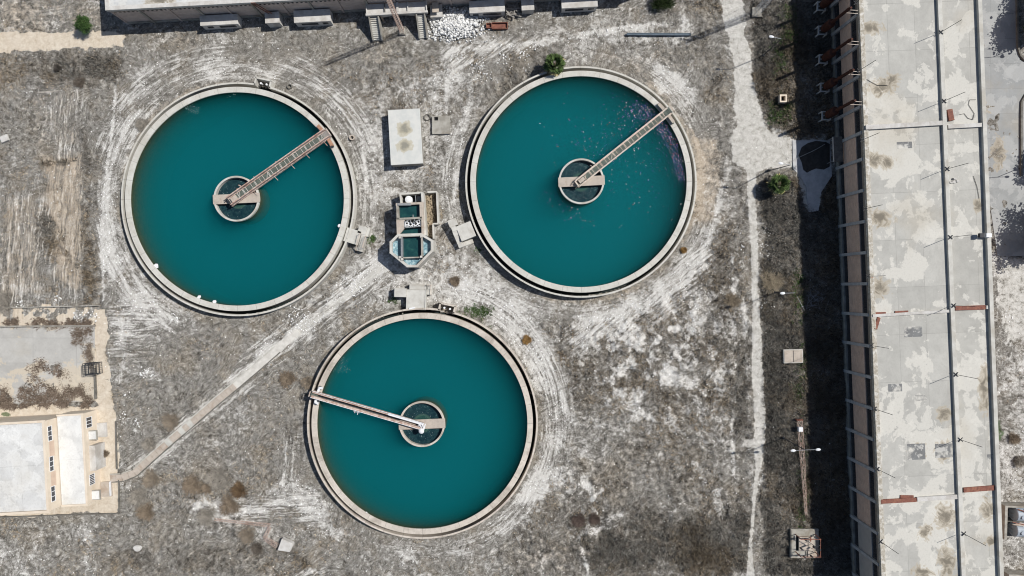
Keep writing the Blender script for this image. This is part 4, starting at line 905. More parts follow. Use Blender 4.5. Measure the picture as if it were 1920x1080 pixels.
# ---------------------------------------------------------------- facade helper: a wall frame with its own along / out / up axes
def frame_mat(p0, p1):          # local x runs p0->p1, local y points to the LEFT of that direction
    d = (Vector(p1)-Vector(p0)); a = math.atan2(d.y, d.x); return a, math.hypot(d.x, d.y)
def roof_mat(name, base, patch, stains, cell=None, amt=1.0):
    """flat concrete roof: grey screed with cream patches, brown-black water marks at given (x, y, r) spots in object space"""
    m, nt, N, L, P = newmat(name); co = N.new('ShaderNodeTexCoord').outputs['Object']
    n1 = noise(N, L, co, .17, 7, .62, .25); n2 = noise(N, L, co, .5, 5, .65, .4); n3 = noise(N, L, co, 3.5, 4, .7)
    c = mix(N, L, ramp(N, L, n2, [(.38,0),(.64,1)]), base, tuple(x*.86 for x in base))
    bk = N.new('ShaderNodeTexBrick'); bk.inputs['Color1'].default_value = (1,1,1,1); bk.inputs['Color2'].default_value = (.84,.84,.84,1); bk.inputs['Mortar'].default_value = (.66,.66,.66,1)
    bk.inputs['Scale'].default_value = 1; bk.inputs['Brick Width'].default_value = 6.8; bk.inputs['Row Height'].default_value = 3.9; bk.inputs['Mortar Size'].default_value = .035; bk.offset = .0; L.new(co, bk.inputs[0])
    c = mix(N, L, .75, c, bk.outputs[0], 'MULTIPLY')
    c = mix(N, L, mth(N, L, 'MULTIPLY', ramp(N, L, n1, [(.515,0),(.535,1)]), amt), c, patch)
    n4 = noise(N, L, co, .3, 6, .62, .3)
    c = mix(N, L, mth(N, L, 'MULTIPLY', ramp(N, L, n4, [(.585,0),(.60,1)]), .7*amt), c, tuple(min(1, x*1.08) for x in patch))
    c = mix(N, L, mth(N, L, 'MULTIPLY', ramp(N, L, noise(N, L, co, .09, 5, .6), [(.56,0),(.70,1)]), .35), c, (.36,.31,.23))
    c = mix(N, L, mth(N, L, 'MULTIPLY', ramp(N, L, n3, [(.3,1),(.5,0)]), .22), c, (.25,.24,.22))
    d = None
    for (x, y, rx, ry) in stains:
        rx *= 1.25; ry *= 1.25
        v_ = N.new('ShaderNodeVectorMath'); v_.operation = 'SUBTRACT'; L.new(co, v_.inputs[0]); v_.inputs[1].default_value = (x, y, 0)
        v2 = N.new('ShaderNodeVectorMath'); v2.operation = 'MULTIPLY'; L.new(v_.outputs[0], v2.inputs[0]); v2.inputs[1].default_value = (1/rx, 1/ry, 0)
        l = N.new('ShaderNodeVectorMath'); l.operation = 'LENGTH'; L.new(v2.outputs[0], l.inputs[0])
        d = l.outputs['Value'] if d is None else mth(N, L, 'MINIMUM', d, l.outputs['Value'])
    if d is not None:
        d = mth(N, L, 'ADD', d, mth(N, L, 'MULTIPLY', mth(N, L, 'SUBTRACT', noise(N, L, co, .7, 5, .6, 1.8), .5), 3.0))
        c = mix(N, L, ramp(N, L, d, [(.5,.7),(1.05,.45),(1.4,0)]), c, (.40,.34,.25))
        c = mix(N, L, ramp(N, L, d, [(.0,.85),(.35,.6),(.8,0)]), c, (.14,.125,.10))
    L.new(c, P.inputs['Base Color']); P.inputs['Roughness'].default_value = .85; P.inputs['Specular IOR Level'].default_value = .2
    return m
# ---------------------------------------------------------------- long warehouse on the right
RZ = 8.6
p_top, p_bot = W(1608, -80, RZ), W(1656.5, 1160, RZ)
ang, LEN = frame_mat(p_top, p_bot)          # local +x runs down the photo, local +y points east
wh = thing('warehouse', 'long brick-panelled warehouse with a stained flat roof, running down the right side', 'warehouse', (p_top.x, p_top.y, 0), ang)
inv = (Matrix.Translation((p_top.x, p_top.y, 0)) @ Matrix.Rotation(ang, 4, 'Z')).inverted()
def LW(px, py, z=0): return inv @ W(px, py, z)
ridge_t, ridge_b = LW(1761, 0, RZ+.3), LW(1806, 1080, RZ+.3); east_t, east_b = LW(1836, 0, RZ+.3), LW(1877, 1080, RZ+.3)
def lerp_y(a, b, x): return a.y+(b.y-a.y)*(x-a.x)/(b.x-a.x)
YR0, YR1 = lerp_y(ridge_t, ridge_b, 0), lerp_y(ridge_t, ridge_b, LEN); YE0, YE1 = lerp_y(east_t, east_b, 0), lerp_y(east_t, east_b, LEN)
def st(px, py, rx, ry): q = LW(px, py, RZ); return (q.x, q.y, rx, ry)
M['roof_w'] = roof_mat('warehouse_roof', (.455,.447,.415), (.535,.52,.475), [st(1632,52,.8,1.6), st(1672,150,.8,1.0), st(1650,165,1,1.6), st(1640,300,.9,1.3), st(1663,305,.8,.8), st(1650,408,1.0,1.5), st(1650,540,1.2,1.2), st(1770,777,.9,.9), st(1722,845,.9,.9), st(1768,848,1.2,1.0), st(1772,968,1.5,1.3), st(1735,997,.9,.9), st(1775,1055,2.2,1.0), st(1730,1075,.9,1.2)])
M['roof_e'] = roof_mat('warehouse_side_roof', (.455,.445,.41), (.53,.515,.47), [st(1845,735,2.8,.7), st(1852,955,1.4,.9), st(1860,1015,.8,.8), st(1835,385,.9,.6)])
# the roof slabs: split where the raised joints cross
MB().prism([(0,.25),(LEN,.25),(LEN,YR1),(0,YR0)], RZ-.5, RZ-.02).build('roof', M['roof_w'], wh)
MB().prism([(0,YR0+.3),(LEN,YR1+.3),(LEN,YE1),(0,YE0)], RZ-.5, RZ-.02).build('side_roof', M['roof_e'], wh)
MB().prism([(0,-.12),(LEN,-.12),(LEN,.52),(0,.52)], RZ-.45, RZ+.14).build('parapet', M['parapet'] if 'parapet' in M else M['conc_pale'], wh, bevel=.02)
MB().prism([(0,YR0-.28),(LEN,YR1-.28),(LEN,YR1+.32),(0,YR0+.32)], RZ-.45, RZ+.40).build('ridge_parapet', M['conc_pale'], wh, bevel=.02)
MB().prism([(0,YE0-.28),(LEN,YE1-.28),(LEN,YE1+.3),(0,YE0+.3)], RZ-.45, RZ+.48).build('parapet', M['conc_pale'], wh, bevel=.02)
MB().prism([(0,YE0-.2),(LEN,YE1-.2),(LEN,YE1+.1),(0,YE0+.1)], -.3, RZ-.46).build('wall', M['brick'], wh)
for xa in (0, LEN-.3): MB().prism([(xa,.1),(xa+.3,.1),(xa+.3,YE0-.25),(xa,YE0-.25)], -.3, RZ-.51).build('wall', M['brick'], wh)
# west front, from the ground up: plinth, low windows, brick, high windows, top beam
MB().box(0, LEN, -.10, .30, -.3, .85).build('plinth', M['conc'], wh)
MB().box(0, LEN, -.08, .30, 7.62, RZ-.46).build('top_beam', M['conc_dk2'] if 'conc_dk2' in M else M['conc'], wh)
MB().box(0, LEN, .5, .6, .0, 7.6).build('inner_wall', M['black'], wh)
def base_x(py): return LW(1573, py, 0).x
pier_py = [-93,-40,13,66,119,172,225]+[270]+[316+i*54.2 for i in range(16)]
piers = [base_x(p) for p in pier_py]
for i, x in enumerate(piers):
    if x < .3 or x > LEN-.4: continue
    MB().box(x-.22, x+.22, -.2, .34, -.28, 8.05).build('pier', M['conc_blue'] if 'conc_blue' in M else M['conc'], wh)
M['panel_grey'] = worn('plastered_panel', (.47,.44,.41), (.38,.36,.34), scale=.8)
low_sill = .85
for i in range(len(piers)-1):
    x0, x1 = piers[i]+.23, piers[i+1]-.23
    if x0 < 0 or x1 > LEN: continue
    top = pier_py[i] < 262; brick = M['brick'] if pier_py[i] < 950 else M['panel_grey']
    z0, z1 = (2.6, 5.9) if top else (2.15, 6.05)
    MB().box(x0, x1, .02, .22, z0, z1).build('brick_panel' if brick is M['brick'] else 'wall_panel', brick, wh)
    f = MB().box(x0, x1, .15, .2, low_sill+.01, z0-.01); f.build('window', M['glass'], wh)
    f = MB().box(x0, x1, .15, .2, z1+.01, 7.6).build('window', M['glass'], wh)
    if pier_py[i] in (477.0,) or i % 3 == 0:
        g = MB()
        for k in range(1, 6): g.box(x0+(x1-x0)*k/6-.03, x0+(x1-x0)*k/6+.03, .10, .149, z1+.02, 7.59)
        g.build('window_bars', M['dark_steel'], wh)
# raised joints across the roof
def cross(px0, py0, px1, py1, wd, z, mat, nm='joint_beam', h=.2):
    a, b = LW(px0, py0, RZ), LW(px1, py1, RZ); MB().bar((a.x,a.y,RZ+h/2+z),(b.x,b.y,RZ+h/2+z), wd, h).build(nm, mat, wh)
cross(1621,240,1764,231.5,.62,-.02,M['plaster'],h=.45); cross(1775,238.5,1838,235,.55,-.02,M['plaster'],h=.4)
cross(1635,592,1780,583,.4,-.02,M['plaster'],h=.26); cross(1790,578,1846,576,.62,-.02,M['rust'],'rusty_sheet',.22); cross(1847,576,1853,576,.5,.0,M['plaster'],h=.3)
cross(1718,935.5,1800,930,.62,-.02,M['plaster'],h=.3); cross(1651,940,1717,936.5,.6,-.02,M['rust'],'rusty_sheet',.22); cross(1806,918.5,1864,914,.7,-.02,M['rust'],'rusty_sheet',.2); cross(1866,914,1872,914,.6,.0,M['plaster'],h=.3)
def loose(px, py, w, d, rz, lab, mat=M['rust'], nm='steel_sheet', h=.12, z=RZ, cat='steel sheet'):
    c = W(px, py, z); o = MB().box(-w/2,w/2,-d/2,d/2,0,h).box(-w/2,w/2,-d/2,-d/2+.06,h,h+.1).build(nm, mat); o.location = (c.x,c.y,z-.02+.004); o.rotation_euler = (0,0,rz); return tag(o, lab, cat)
loose(1648,587.5,1.9,.35,.02,'rust-red steel sheet at the left end of the middle roof joint')
loose(1690,585,1.9,.35,.05,'rust-red steel sheet halfway along the middle roof joint', z=RZ+.0)
loose(1644.5,606,.45,1.75,-.3,'small rust-red steel sheet lying loose below the middle roof joint')
loose(1700,931,1.9,.4,-.02,'rust-red steel sheet stacked above the lowest roof joint')
loose(1633.5,509,.42,1.75,.08,'upright rust-orange steel strip by the left parapet', M['orange_rust'])
o = loose(1781,216,.75,1.65,.18,'dark red steel box lying on the right-hand roof strip', M['rust'], 'steel_box', .25, cat='steel box')
for (px, py, w, d, nm) in ((1696,272,2.2,.95,'a'),(1712.5,622,2.6,1.5,'b'),(1678.5,727,2.0,1.1,'c'),(1727,746,1.6,.9,'d'),(1718,847,2.6,2.3,'e'),(1770,845,2.5,2.0,'f'),(1857,857,.95,.8,'g')):
    c = LW(px, py, RZ); MB().box(c.x-d/2,c.x+d/2,c.y-w/2,c.y+w/2,RZ-.03,RZ-.012).build('roof_patch', M['patch'], wh)
c = W(1847,441.5,RZ+.6); t = MB().box(-.95,-.35,-.3,.3,0,.5).build('roof_box', M['dark_steel']); t.location = (c.x,c.y,RZ+.485); tag(t,'dark box sitting on the right parapet of the warehouse','box')
c = W(1853,441.5,RZ+.6); t = MB().box(-.5,.3,-.28,.28,0,.45).build('roof_box', M['white_paint'], bevel=.03); t.location = (c.x,c.y,RZ+.485); tag(t,'white box sitting on the right parapet of the warehouse','box')
o = MB()
for i in range(9): q_ = W(1787+rnd.gauss(0,5),338+rnd.gauss(0,4),RZ); o.box(q_.x-.2,q_.x+.2,q_.y-.12,q_.y+.12,RZ-.015,RZ+.06+.03*i)
tag(o.build('roof_rubbish', M['plaster']), 'scatter of pale rubble bits on the right-hand roof strip', 'rubble', kind='stuff')
# thin upright rods standing on the two roof edges
def rod(px, py, h, edge):
    c = LW(px, py, RZ+.3); z0 = RZ+(.14 if edge == 'l' else .4)
    b = MB().tube((c.x,c.y,z0),(c.x,c.y,z0+h),.035,6).build('upright_rod', M['dark_steel'], wh)
    f = MB().bar((c.x-.3,c.y-.3,z0+.08),(c.x+.3,c.y+.3,z0+.08),.08).bar((c.x-.3,c.y+.3,z0+.08),(c.x+.3,c.y-.3,z0+.08),.08,.1); f.build('rod_foot', M['dark_steel'], b)
for px, py in ((1605,5),(1611.5,132),(1617.5,262),(1623,391),(1628.5,518),(1634.5,648),(1641,767),(1646,880),(1652,1016)): rod(px, py, 4.6, 'l')
for px, py in ((1763,61),(1769,190),(1775,317),(1781,445),(1787,573),(1791,702),(1799.5,824),(1806,1000)): rod(px, py, 4.6, 'r')
def wire(name, pts, z, lab=None, r=.03, mat=None):
    b = MB(); P_ = [W(*p, z) for p in pts]
    for a, c in zip(P_, P_[1:]): b.tube(a, c, r, 5)
    o = b.build(name, mat or M['rope']); return tag(o, lab, 'cable')
wire('loose_cable', [(1618,150),(1620,195),(1627,212),(1624,232),(1619,243)], RZ+.05, 'thin black cable wandering down the warehouse roof edge near the upper joint')
wire('loose_cable', [(1618,150),(1622,147),(1636,155),(1645,160),(1664,160)], RZ+.06, 'thin black cable curling across the warehouse roof below the top rod')
wire('loose_cable', [(1798,215),(1808,213),(1815,222),(1824,224),(1827,213),(1816,196),(1818,187),(1830,187)], RZ+.05, 'thin cable looping on the right-hand roof strip beside the red box')
wire('loose_cable', [(1825,330),(1832,350),(1836,372)], RZ+.05, 'thin cable lying along the right-hand roof strip, mid-way')
# porch at the warehouse foot
c = LW(1566, 282, 1.5); t = MB().box(c.x-1.9,c.x+1.9,-1.6,-.22,2.35,2.5); t.build('door_canopy', M['conc_dark'], wh)
for s in (-1.8,1.7): MB().box(c.x+s,c.x+s+.1,-1.6,-1.5,-.1,2.34).build('canopy_post', M['steel'], wh)
MB().box(c.x-1.9,c.x+1.9,-1.66,-1.601,2.3,2.6).build('canopy_edge', M['plaster'], wh)
# exhaust stacks in front of the west wall
def stack():
    t = thing('exhaust_stack', '', 'exhaust stack', (0,0,0), 0, 'rusty exhaust stacks in front of the warehouse')
    b = MB(); w_ = .62
    for x in (-w_,w_):
        for y in (-w_,w_): b.bar((x,y,-.1),(x,y,1.25),.17)
    for x in (-w_,w_): b.bar((x,-w_-.08,1.33),(x,w_+.08,1.33),.19)
    for y in (-w_,w_): b.bar((-w_+.1,y,1.335),(w_-.1,y,1.335),.17)
    b.bar((-w_,0,1.3),(w_,0,1.3),.14)
    b.build('concrete_frame', M['plaster'], t)
    MB().lathe(.0,0,[(.30,1.45),(.62,2.1),(.66,4.2),(.52,4.5),(.26,4.62)],20).build('drum', M['rust_dark'], t, smooth=False)
    MB().tube((0,0,4.6),(.1,0,9.2),.23,14,.23).tube((.1,0,9.2),(.18,0,9.9),.27,14,.16).build('pipe', M['rust_dark'], t)
    MB().bar((.1,-.2,8.5),(1.75,-.35,8.65),.07).bar((.1,.25,8.5),(1.75,.1,8.65),.07).build('bracket', M['cream_metal'], t)
    MB().box(-.25,.4,-.25,.25,1.34,1.5).build('outlet', M['black'], t)
    return t
s0 = stack(); labs = ['at the very top edge, half cut off', 'second from the top', 'third from the top', 'fourth from the top', 'lowest of the row, above the canopy']
spots = [(1540,12),(1542,57),(1543.5,111),(1546,164),(1549,217)]
for i, (px, py) in enumerate(spots):
    o = s0 if i == 0 else copy_tree(s0); q_ = W(px, py, 1.3); o.location = (q_.x, q_.y, 0); o['label'] = 'rusty exhaust stack on a concrete frame, '+labs[i]
    o.rotation_euler = (0,0,rnd.uniform(-.05,.05))

# ---------------------------------------------------------------- brick hall at the top left
HZ = 5.7
pa, pb = W(199, 17.5, HZ), W(199+1016, 17.5-1016*.0540, HZ)
ang2, L2 = frame_mat(pa, pb)
hall = thing('brick_hall', 'long grey-pink blockwork hall with a pale flat roof along the top edge', 'hall', (pa.x, pa.y, 0), ang2)
inv2 = (Matrix.Translation((pa.x, pa.y, 0)) @ Matrix.Rotation(ang2, 4, 'Z')).inverted()
def LH(px, py, z=0): return inv2 @ W(px, py, z)
DP = 16.0
M['roof_n'] = roof_mat('hall_roof', (.56,.57,.57), (.62,.61,.57), [(8,1,2,.5),(24,3,1.2,.8)], amt=.5)
MB().box(.3, L2-.3, .3, DP-.3, HZ-.6, HZ-.12).build('roof', M['roof_n'], hall)
b = MB().box(-.15,L2+.15,-.15,.45,HZ-.5,HZ+.02).box(-.15,.45,.451,DP,HZ-.5,HZ+.02).box(L2-.45,L2+.15,.451,DP,HZ-.5,HZ+.02); b.build('parapet', M['plaster'], hall, bevel=.02)
b = MB().box(.1,.3,.1,DP-.3,-.3,HZ-.61).box(L2-.3,L2-.1,.1,DP-.3,-.3,HZ-.61).box(.1,L2-.1,DP-.29,DP-.1,-.3,HZ-.61); b.build('wall', M['brick_n'], hall)
MB().box(.05, L2-.05, .02, .24, -.3, .55).build('plinth', M['conc'], hall)
MB().box(.05, L2-.05, .02, .24, HZ-1.0, HZ-.51).build('top_beam', M['conc'], hall)
n = 19; bw = (L2-.1)/n
for i in range(n):
    x0 = .05+i*bw; x1 = x0+bw
    MB().box(x0+.16, x1-.16, .14, .24, .56, HZ-1.01).build('block_panel', M['brick_n'], hall)
    MB().box(x0-.14 if i else x0-.02, x0+.14, -.10 if i % 2 else -.02, .26, -.28, HZ-.505).build('pier', M['conc'] if i % 2 else M['brick_n'], hall)
    v_ = MB()
    for k in range(6): xx = x0+.45+k*(bw-.9)/5; v_.prism([(xx-.16,.125),(xx+.16,.125),(xx+.16,.2),(xx-.16,.2)], HZ-1.72, HZ-1.32)
    v_.box(x0+.3, x1-.3, .12, .2, HZ-1.34, HZ-1.30)
    v_.build('vent_row', M['glass'], hall)
def annex(px0, px1, py_f, h=1.9, dep=1.75, wins=()):
    a = LH(px0, py_f, h); b2 = LH(px1, py_f, h); y = (a.y+b2.y)/2; x0, x1 = a.x, b2.x; yb = min(y+dep, -.07) if y+dep > -.07 or y+dep < -.6 else -.07; yb = -.07
    m_ = MB().box(x0, x1, y, yb, -.2, h-.2); o = m_.build('annex', M['plaster'], hall)
    MB().box(x0-.08, x1+.08, y-.08, yb, h-.195, h).build('annex_roof', M['plaster'], o, bevel=.02)
    for f0, f1 in wins: MB().box(x0+(x1-x0)*f0, x0+(x1-x0)*f1, y-.012, y+.1, .55, 1.25).build('annex_window', M['glass'], o)
annex(376,445,45.5,wins=((.12,.28),(.45,.9))); annex(498,523,42); annex(552,619,40,wins=((.15,.62),(.75,.9)))
annex(881,946,22,wins=((.08,.24),(.38,.9))); annex(979,1001,18,h=1.7); annex(1054,1120,13,wins=((.1,.62),(.76,.92)))
annex(808,829,31,h=1.3)
c = LH(817,23,2.0); MB().box(c.x-.5,c.x+.5,c.y,-.06,1.9,2.1).build('wall_box', M['tan_slab'], hall)
# porch: roofed platform with two flights of steps
PZ = 2.75
x0, x1 = LH(687,26,PZ).x, LH(801,26,PZ).x; yf = LH(744,26,PZ).y
o = MB().box(x0, x1, yf, -.08, PZ-.3, PZ-.06).build('porch_roof', M['plaster'], hall)
for k in range(5):
    f = x0+(x1-x0)*[0,.30,.50,.68,.985][k]; MB().box(f, f+(.14 if k != 2 else .32), yf+.25, -.09, PZ-.055, PZ+.22).build('porch_beam', M['plaster'] if k!=1 else M['conc_dark'], hall)
MB().box(x0-.1, x1+.1, yf-.1, yf+.24, PZ-.3, PZ+.2).build('porch_edge', M['plaster'], hall, bevel=.02)
for f in (x0+2.0, x1-2.05): MB().box(f, f+.25, yf-.05, yf+.25, -.2, PZ-.31).build('porch_pier', M['tan_slab'], hall)
# flat arch between the flights
b = MB(); A0, A1 = x0+2.26, x1-2.06; m_ = 16
pts = [(A0, PZ-.31)]+[(A0+(A1-A0)*i/m_, PZ-1.1+.55*math.sin(PI*i/m_)) for i in range(m_+1)]+[(A1, PZ-.31)]
vs = [(x, yf-.02, z) for x, z in pts]+[(x, yf+.22, z) for x, z in pts]; k = len(pts)
b.add(vs, [tuple(range(k)), tuple(range(2*k-1, k-1, -1))]+[(i, k+i, k+(i+1) % k, (i+1) % k) for i in range(k)]); b.build('arch', M['conc_pale'], hall)
for xa, xb in ((x0+.25, x0+1.85),(x1-1.75, x1-.35)):
    s_ = MB(); ns = 11; yb_ = LH(744,74,0).y
    for i in range(ns):
        ya = yf-.11-(yf-.11-yb_)*i/ns; yb2 = yf-.11-(yf-.11-yb_)*(i+1)/ns; s_.box(xa+.2, xb-.2, yb2, ya, -.15, (PZ-.3)*(1-(i+1)/(ns+1)))
    s_.build('steps', M['conc_pale'], hall)
    for xx in (xa, xb-.19):
        s_ = MB(); z1, z2 = PZ, .45; yq = yf-.11
        s_.add([(xx,yq,-.1),(xx+.19,yq,-.1),(xx+.19,yb_-.2,-.1),(xx,yb_-.2,-.1),(xx,yq,z1),(xx+.19,yq,z1),(xx+.19,yb_-.2,z2),(xx,yb_-.2,z2)],
               [(3,2,1,0),(4,5,6,7),(0,1,5,4),(1,2,6,5),(2,3,7,6),(3,0,4,7)]); s_.build('stair_wall', M['conc'], hall)
# outside iron ladder on the hall
a, b_ = LH(470,5,HZ), LH(490,27,1); l_ = MB()
l_.bar((a.x,-.2,HZ),(a.x+1.6,-.35,1.0),.09).bar((a.x+.5,-.2,HZ),(a.x+2.1,-.35,1.0),.09)
for i in range(14): f = i/13; l_.bar((a.x+1.6*f,-.2-.15*f,HZ-(HZ-1)*f),(a.x+.5+1.6*f,-.2-.15*f,HZ-(HZ-1)*f),.06)
l_.build('iron_ladder', M['rust'], hall)

# ---------------------------------------------------------------- beige office at the lower left
oz1, oz2 = 3.6, 6.35
def wp(px, py, z): v_ = W(px, py, z); return (v_.x, v_.y)
g_ne, g_se = W(182,768,0), W(191,933,0)
angO, LO = frame_mat(g_ne, g_se)
off = thing('beige_office', 'beige two-level office building with pale flat roofs at the lower left', 'office', (g_ne.x, g_ne.y, 0), angO)
invO = (Matrix.Translation((g_ne.x, g_ne.y, 0)) @ Matrix.Rotation(angO, 4, 'Z')).inverted()
def LO_(px, py, z=0): return invO @ W(px, py, z)     # local x down the photo, local y east; west is -y
y_low = -.0; q_ = LO_(109,840,oz1); yw = q_.y; main_e = yw
ln = LO
MB().box(0,ln,-.25,0,-.3,oz1-.15).build('wall', M['beige'], off)
MB().box(-.0,.25,yw,-.251,-.3,oz1-.15).build('wall', M['beige'], off); MB().box(ln-.25,ln,yw,-.251,-.3,oz1-.15).build('wall', M['beige'], off)
M['roof_o'] = roof_mat('office_roof', (.66,.66,.645), (.72,.72,.70), [LO_(122,800,oz1)[:2]+(1,1.3)] if False else [], amt=.5)
MB().box(.2,ln-.2,yw+.05,-.2,oz1-.3,oz1-.06).build('low_roof', M['roof_o'], off)
b = MB().box(-.08,ln+.08,-.22,.06,oz1-.149,oz1+.06).box(-.08,.18,yw+.02,-.221,oz1-.149,oz1+.06).box(ln-.18,ln+.08,yw+.02,-.221,oz1-.149,oz1+.06); b.build('coping', M['beige'], off)
xN, xS = LO_(85,789,oz2).x, LO_(90,960,oz2).x; W0 = yw-26
MB().box(xN+.05,xS-.05,W0,yw-.05,-.3,oz2-.3).build('upper_block', M['beige'], off)
MB().box(xN+.3,xS-.3,W0,yw-.3,oz2-.295,oz2-.10).build('main_roof', M['roof_o'], off)
b = MB().box(xN-.1,xS+.1,yw-.3,yw+.0,oz2-.29,oz2+.05).box(xN-.1,xN+.25,W0,yw-.301,oz2-.29,oz2+.05).box(xS-.25,xS+.1,W0,yw-.301,oz2-.29,oz2+.05); b.build('coping', M['beige'], off)
def owin(px0, py0, py1, zc, hh, face_y, nm, bars=4, mat=None):
    a = LO_(px0, py0, zc).x; b2 = LO_(px0, py1, zc).x; x0, x1 = min(a,b2), max(a,b2)
    o = MB().box(x0, x1, face_y-.05, face_y+.012, zc-hh/2, zc+hh/2).build(nm, mat or M['glass'], off)
    if bars:
        f = MB()
        for i in range(bars+1): xx = x0+(x1-x0)*i/bars; f.box(xx-.04, xx+.04, face_y+.012, face_y+.05, zc-hh/2, zc+hh/2)
        f.box(x0-.04,x1+.04,face_y+.012,face_y+.06,zc-hh/2-.06,zc-hh/2-.001).box(x0-.04,x1+.04,face_y+.012,face_y+.06,zc+hh/2+.001,zc+hh/2+.06)
        f.build('window_frame', M['white_paint'], o)
    return o
for py0, py1 in ((799,826),(856,883),(912,940)): owin(97, py0, py1, 5.2, .8, yw-.05, 'window', 3)
for py0, py1 in ((827,855),(884,911)): owin(99, py0, py1, 4.9, 1.1, yw-.05, 'wall_panel', 0, M['beige_pink'])
owin(171,782,801,2.2,1.3,0,'window',3); owin(174,889,908,2.2,1.2,0,'window',6)
for px, py, nm in ((171,816,'canopy'),(177,928,'canopy')):
    c = LO_(px, py, 2.3); MB().box(c.x-.75,c.x+.75,.02,1.25,2.2,2.42).build('canopy', M['conc'], off); MB().box(c.x-.6,c.x+.6,.02,1.1,2.421,2.5).build('canopy_top', M['roof_o'], off)
c0, c1 = LO_(176,832,1), LO_(180,878,1); MB().box(c0.x,c1.x,.01,.9,-.2,2.5).build('bay', M['plaster'], off)
for px, py, w, d, m_ in ((191,806,2.2,1.5,'plaster'),(200,917,2.3,1.6,'tan_slab')):
    c = LO_(px, py, .15); MB().box(c.x-w/2,c.x+w/2,c.y-d/2,c.y+d/2,-.1,.28).build('door_step', M[m_], off)
b = MB()
c = LO_(207,916,.4); b.box(c.x-1.1,c.x+1.1,c.y-.06,c.y+.06,-.1,.6); b.build('low_rail', M['white_paint'], off)
c = W(-2,740,2); t = MB().lathe(0,0,[(2.2,0),(2.2,2.4),(2.0,2.5),(.2,2.6)],28).build('water_cistern', M['plaster']); t.location=(W(-24,738,0).x,W(0,738,0).y,-.1); tag(t,'white round cistern edge cut by the left border above the office','cistern')

# ---------------------------------------------------------------- fenced yard slab, kerbs and the tarmac road
M['dark_sheet'] = worn('dark_grey_ground', (.07,.065,.06), (.035,.032,.03), scale=1.5)
def sheet(name, pts, z, mat, kind='structure'):
    b = MB().prism([wp(x, y, z) for x, y in pts], z-.4, z); o = b.build(name, mat); return tag(o, kind=kind)
m = roof_mat('yard_slab', (.47,.46,.435), (.52,.455,.36), [], amt=.8)
sheet('yard_slab', [(-90,614),(60,612),(177,613),(179,752),(60,756),(-90,760)], .06, m)
def lowwall(pts, lab, h=.35, w=.22, mat='conc'):
    P_ = [W(*p, h) for p in pts]; b = MB()
    for i, (a, c) in enumerate(zip(P_, P_[1:])): b.bar((a.x,a.y,h/2-.1),(c.x,c.y,h/2-.1),w,h+.2+.003*i)
    o = b.build('low_wall', M[mat]); return tag(o, lab, 'low wall')
lowwall([(-90,615),(0,612),(177,611)], 'low concrete kerb wall along the top of the yard slab', .4)
lowwall([(176,690),(178,748)], 'low dark kerb wall on the right side of the yard slab below the cage', .4, .18, 'conc_dark')
lowwall([(-90,578),(60,576),(184,573)], 'thin kerb wall along the top of the tan yard strip', .35, .15)
lowwall([(216,790),(218,880)], 'thin kerb between the tan yard and the dry field', .25, .14, 'conc_dark')
lowwall([(-90,972),(40,969),(120,966),(222,963)], 'thin kerb below the beige office yard', .25, .14, 'conc_dark')
lowwall([(223,964),(222,900)], 'short kerb end beside the office yard at the covered channel', .25, .14, 'conc_dark')
lowwall([(1445,366),(1487,366),(1487,322)], 'thin kerb edging the bed of the lower palm', .05, .12, 'conc_dark')
sheet('apron_slab', [(1486,263),(1556,263),(1560,330),(1540,360),(1535,395),(1515,398),(1512,350),(1500,330),(1487,316)], .06, M['conc_blue'] if 'conc_blue' in M else M['conc'])
sheet('dark_patch', [(1497,292),(1503,276),(1515,268),(1530,264),(1548,266),(1556,270),(1556,312),(1545,318),(1530,316),(1520,320),(1513,324),(1506,318),(1503,304)], .075, M['dark_sheet'])  # irregular sheet, much darker than the apron slab it lies on
wire('loose_wire', [(1484,303),(1500,294),(1520,285),(1532,279),(1547,270)], .35, 'thin pale wire crossing the dark patch on the shaded apron', .035, M['plaster'])
m = roof_mat('tarmac', (.33,.34,.34), (.38,.385,.38), [(72,28,2,1),(76,21,1,2)], amt=.7)
sheet('tarmac_road', [(1815,-90),(1900,-90),(1906,60),(1912,112),(1985,150),(1985,300),(1960,480),(1870,480),(1845,300)], .03, m)
m2 = worn('pale_yard', (.54,.53,.49), (.42,.41,.38), scale=.5, stain=(.3,.27,.22), stain_amt=.5)
lowwall([(1906,-80),(1909,50),(1910,88),(1914,102),(1922,112),(1950,118)], 'dark curved kerb at the top right corner of the tarmac road', .3, .28, 'conc_dark')
lowwall([(1950,165),(1925,176),(1917,190),(1916,215),(1916,330)], 'dark curved kerb right of the tarmac road below the street lamp', .3, .28, 'conc_dark')
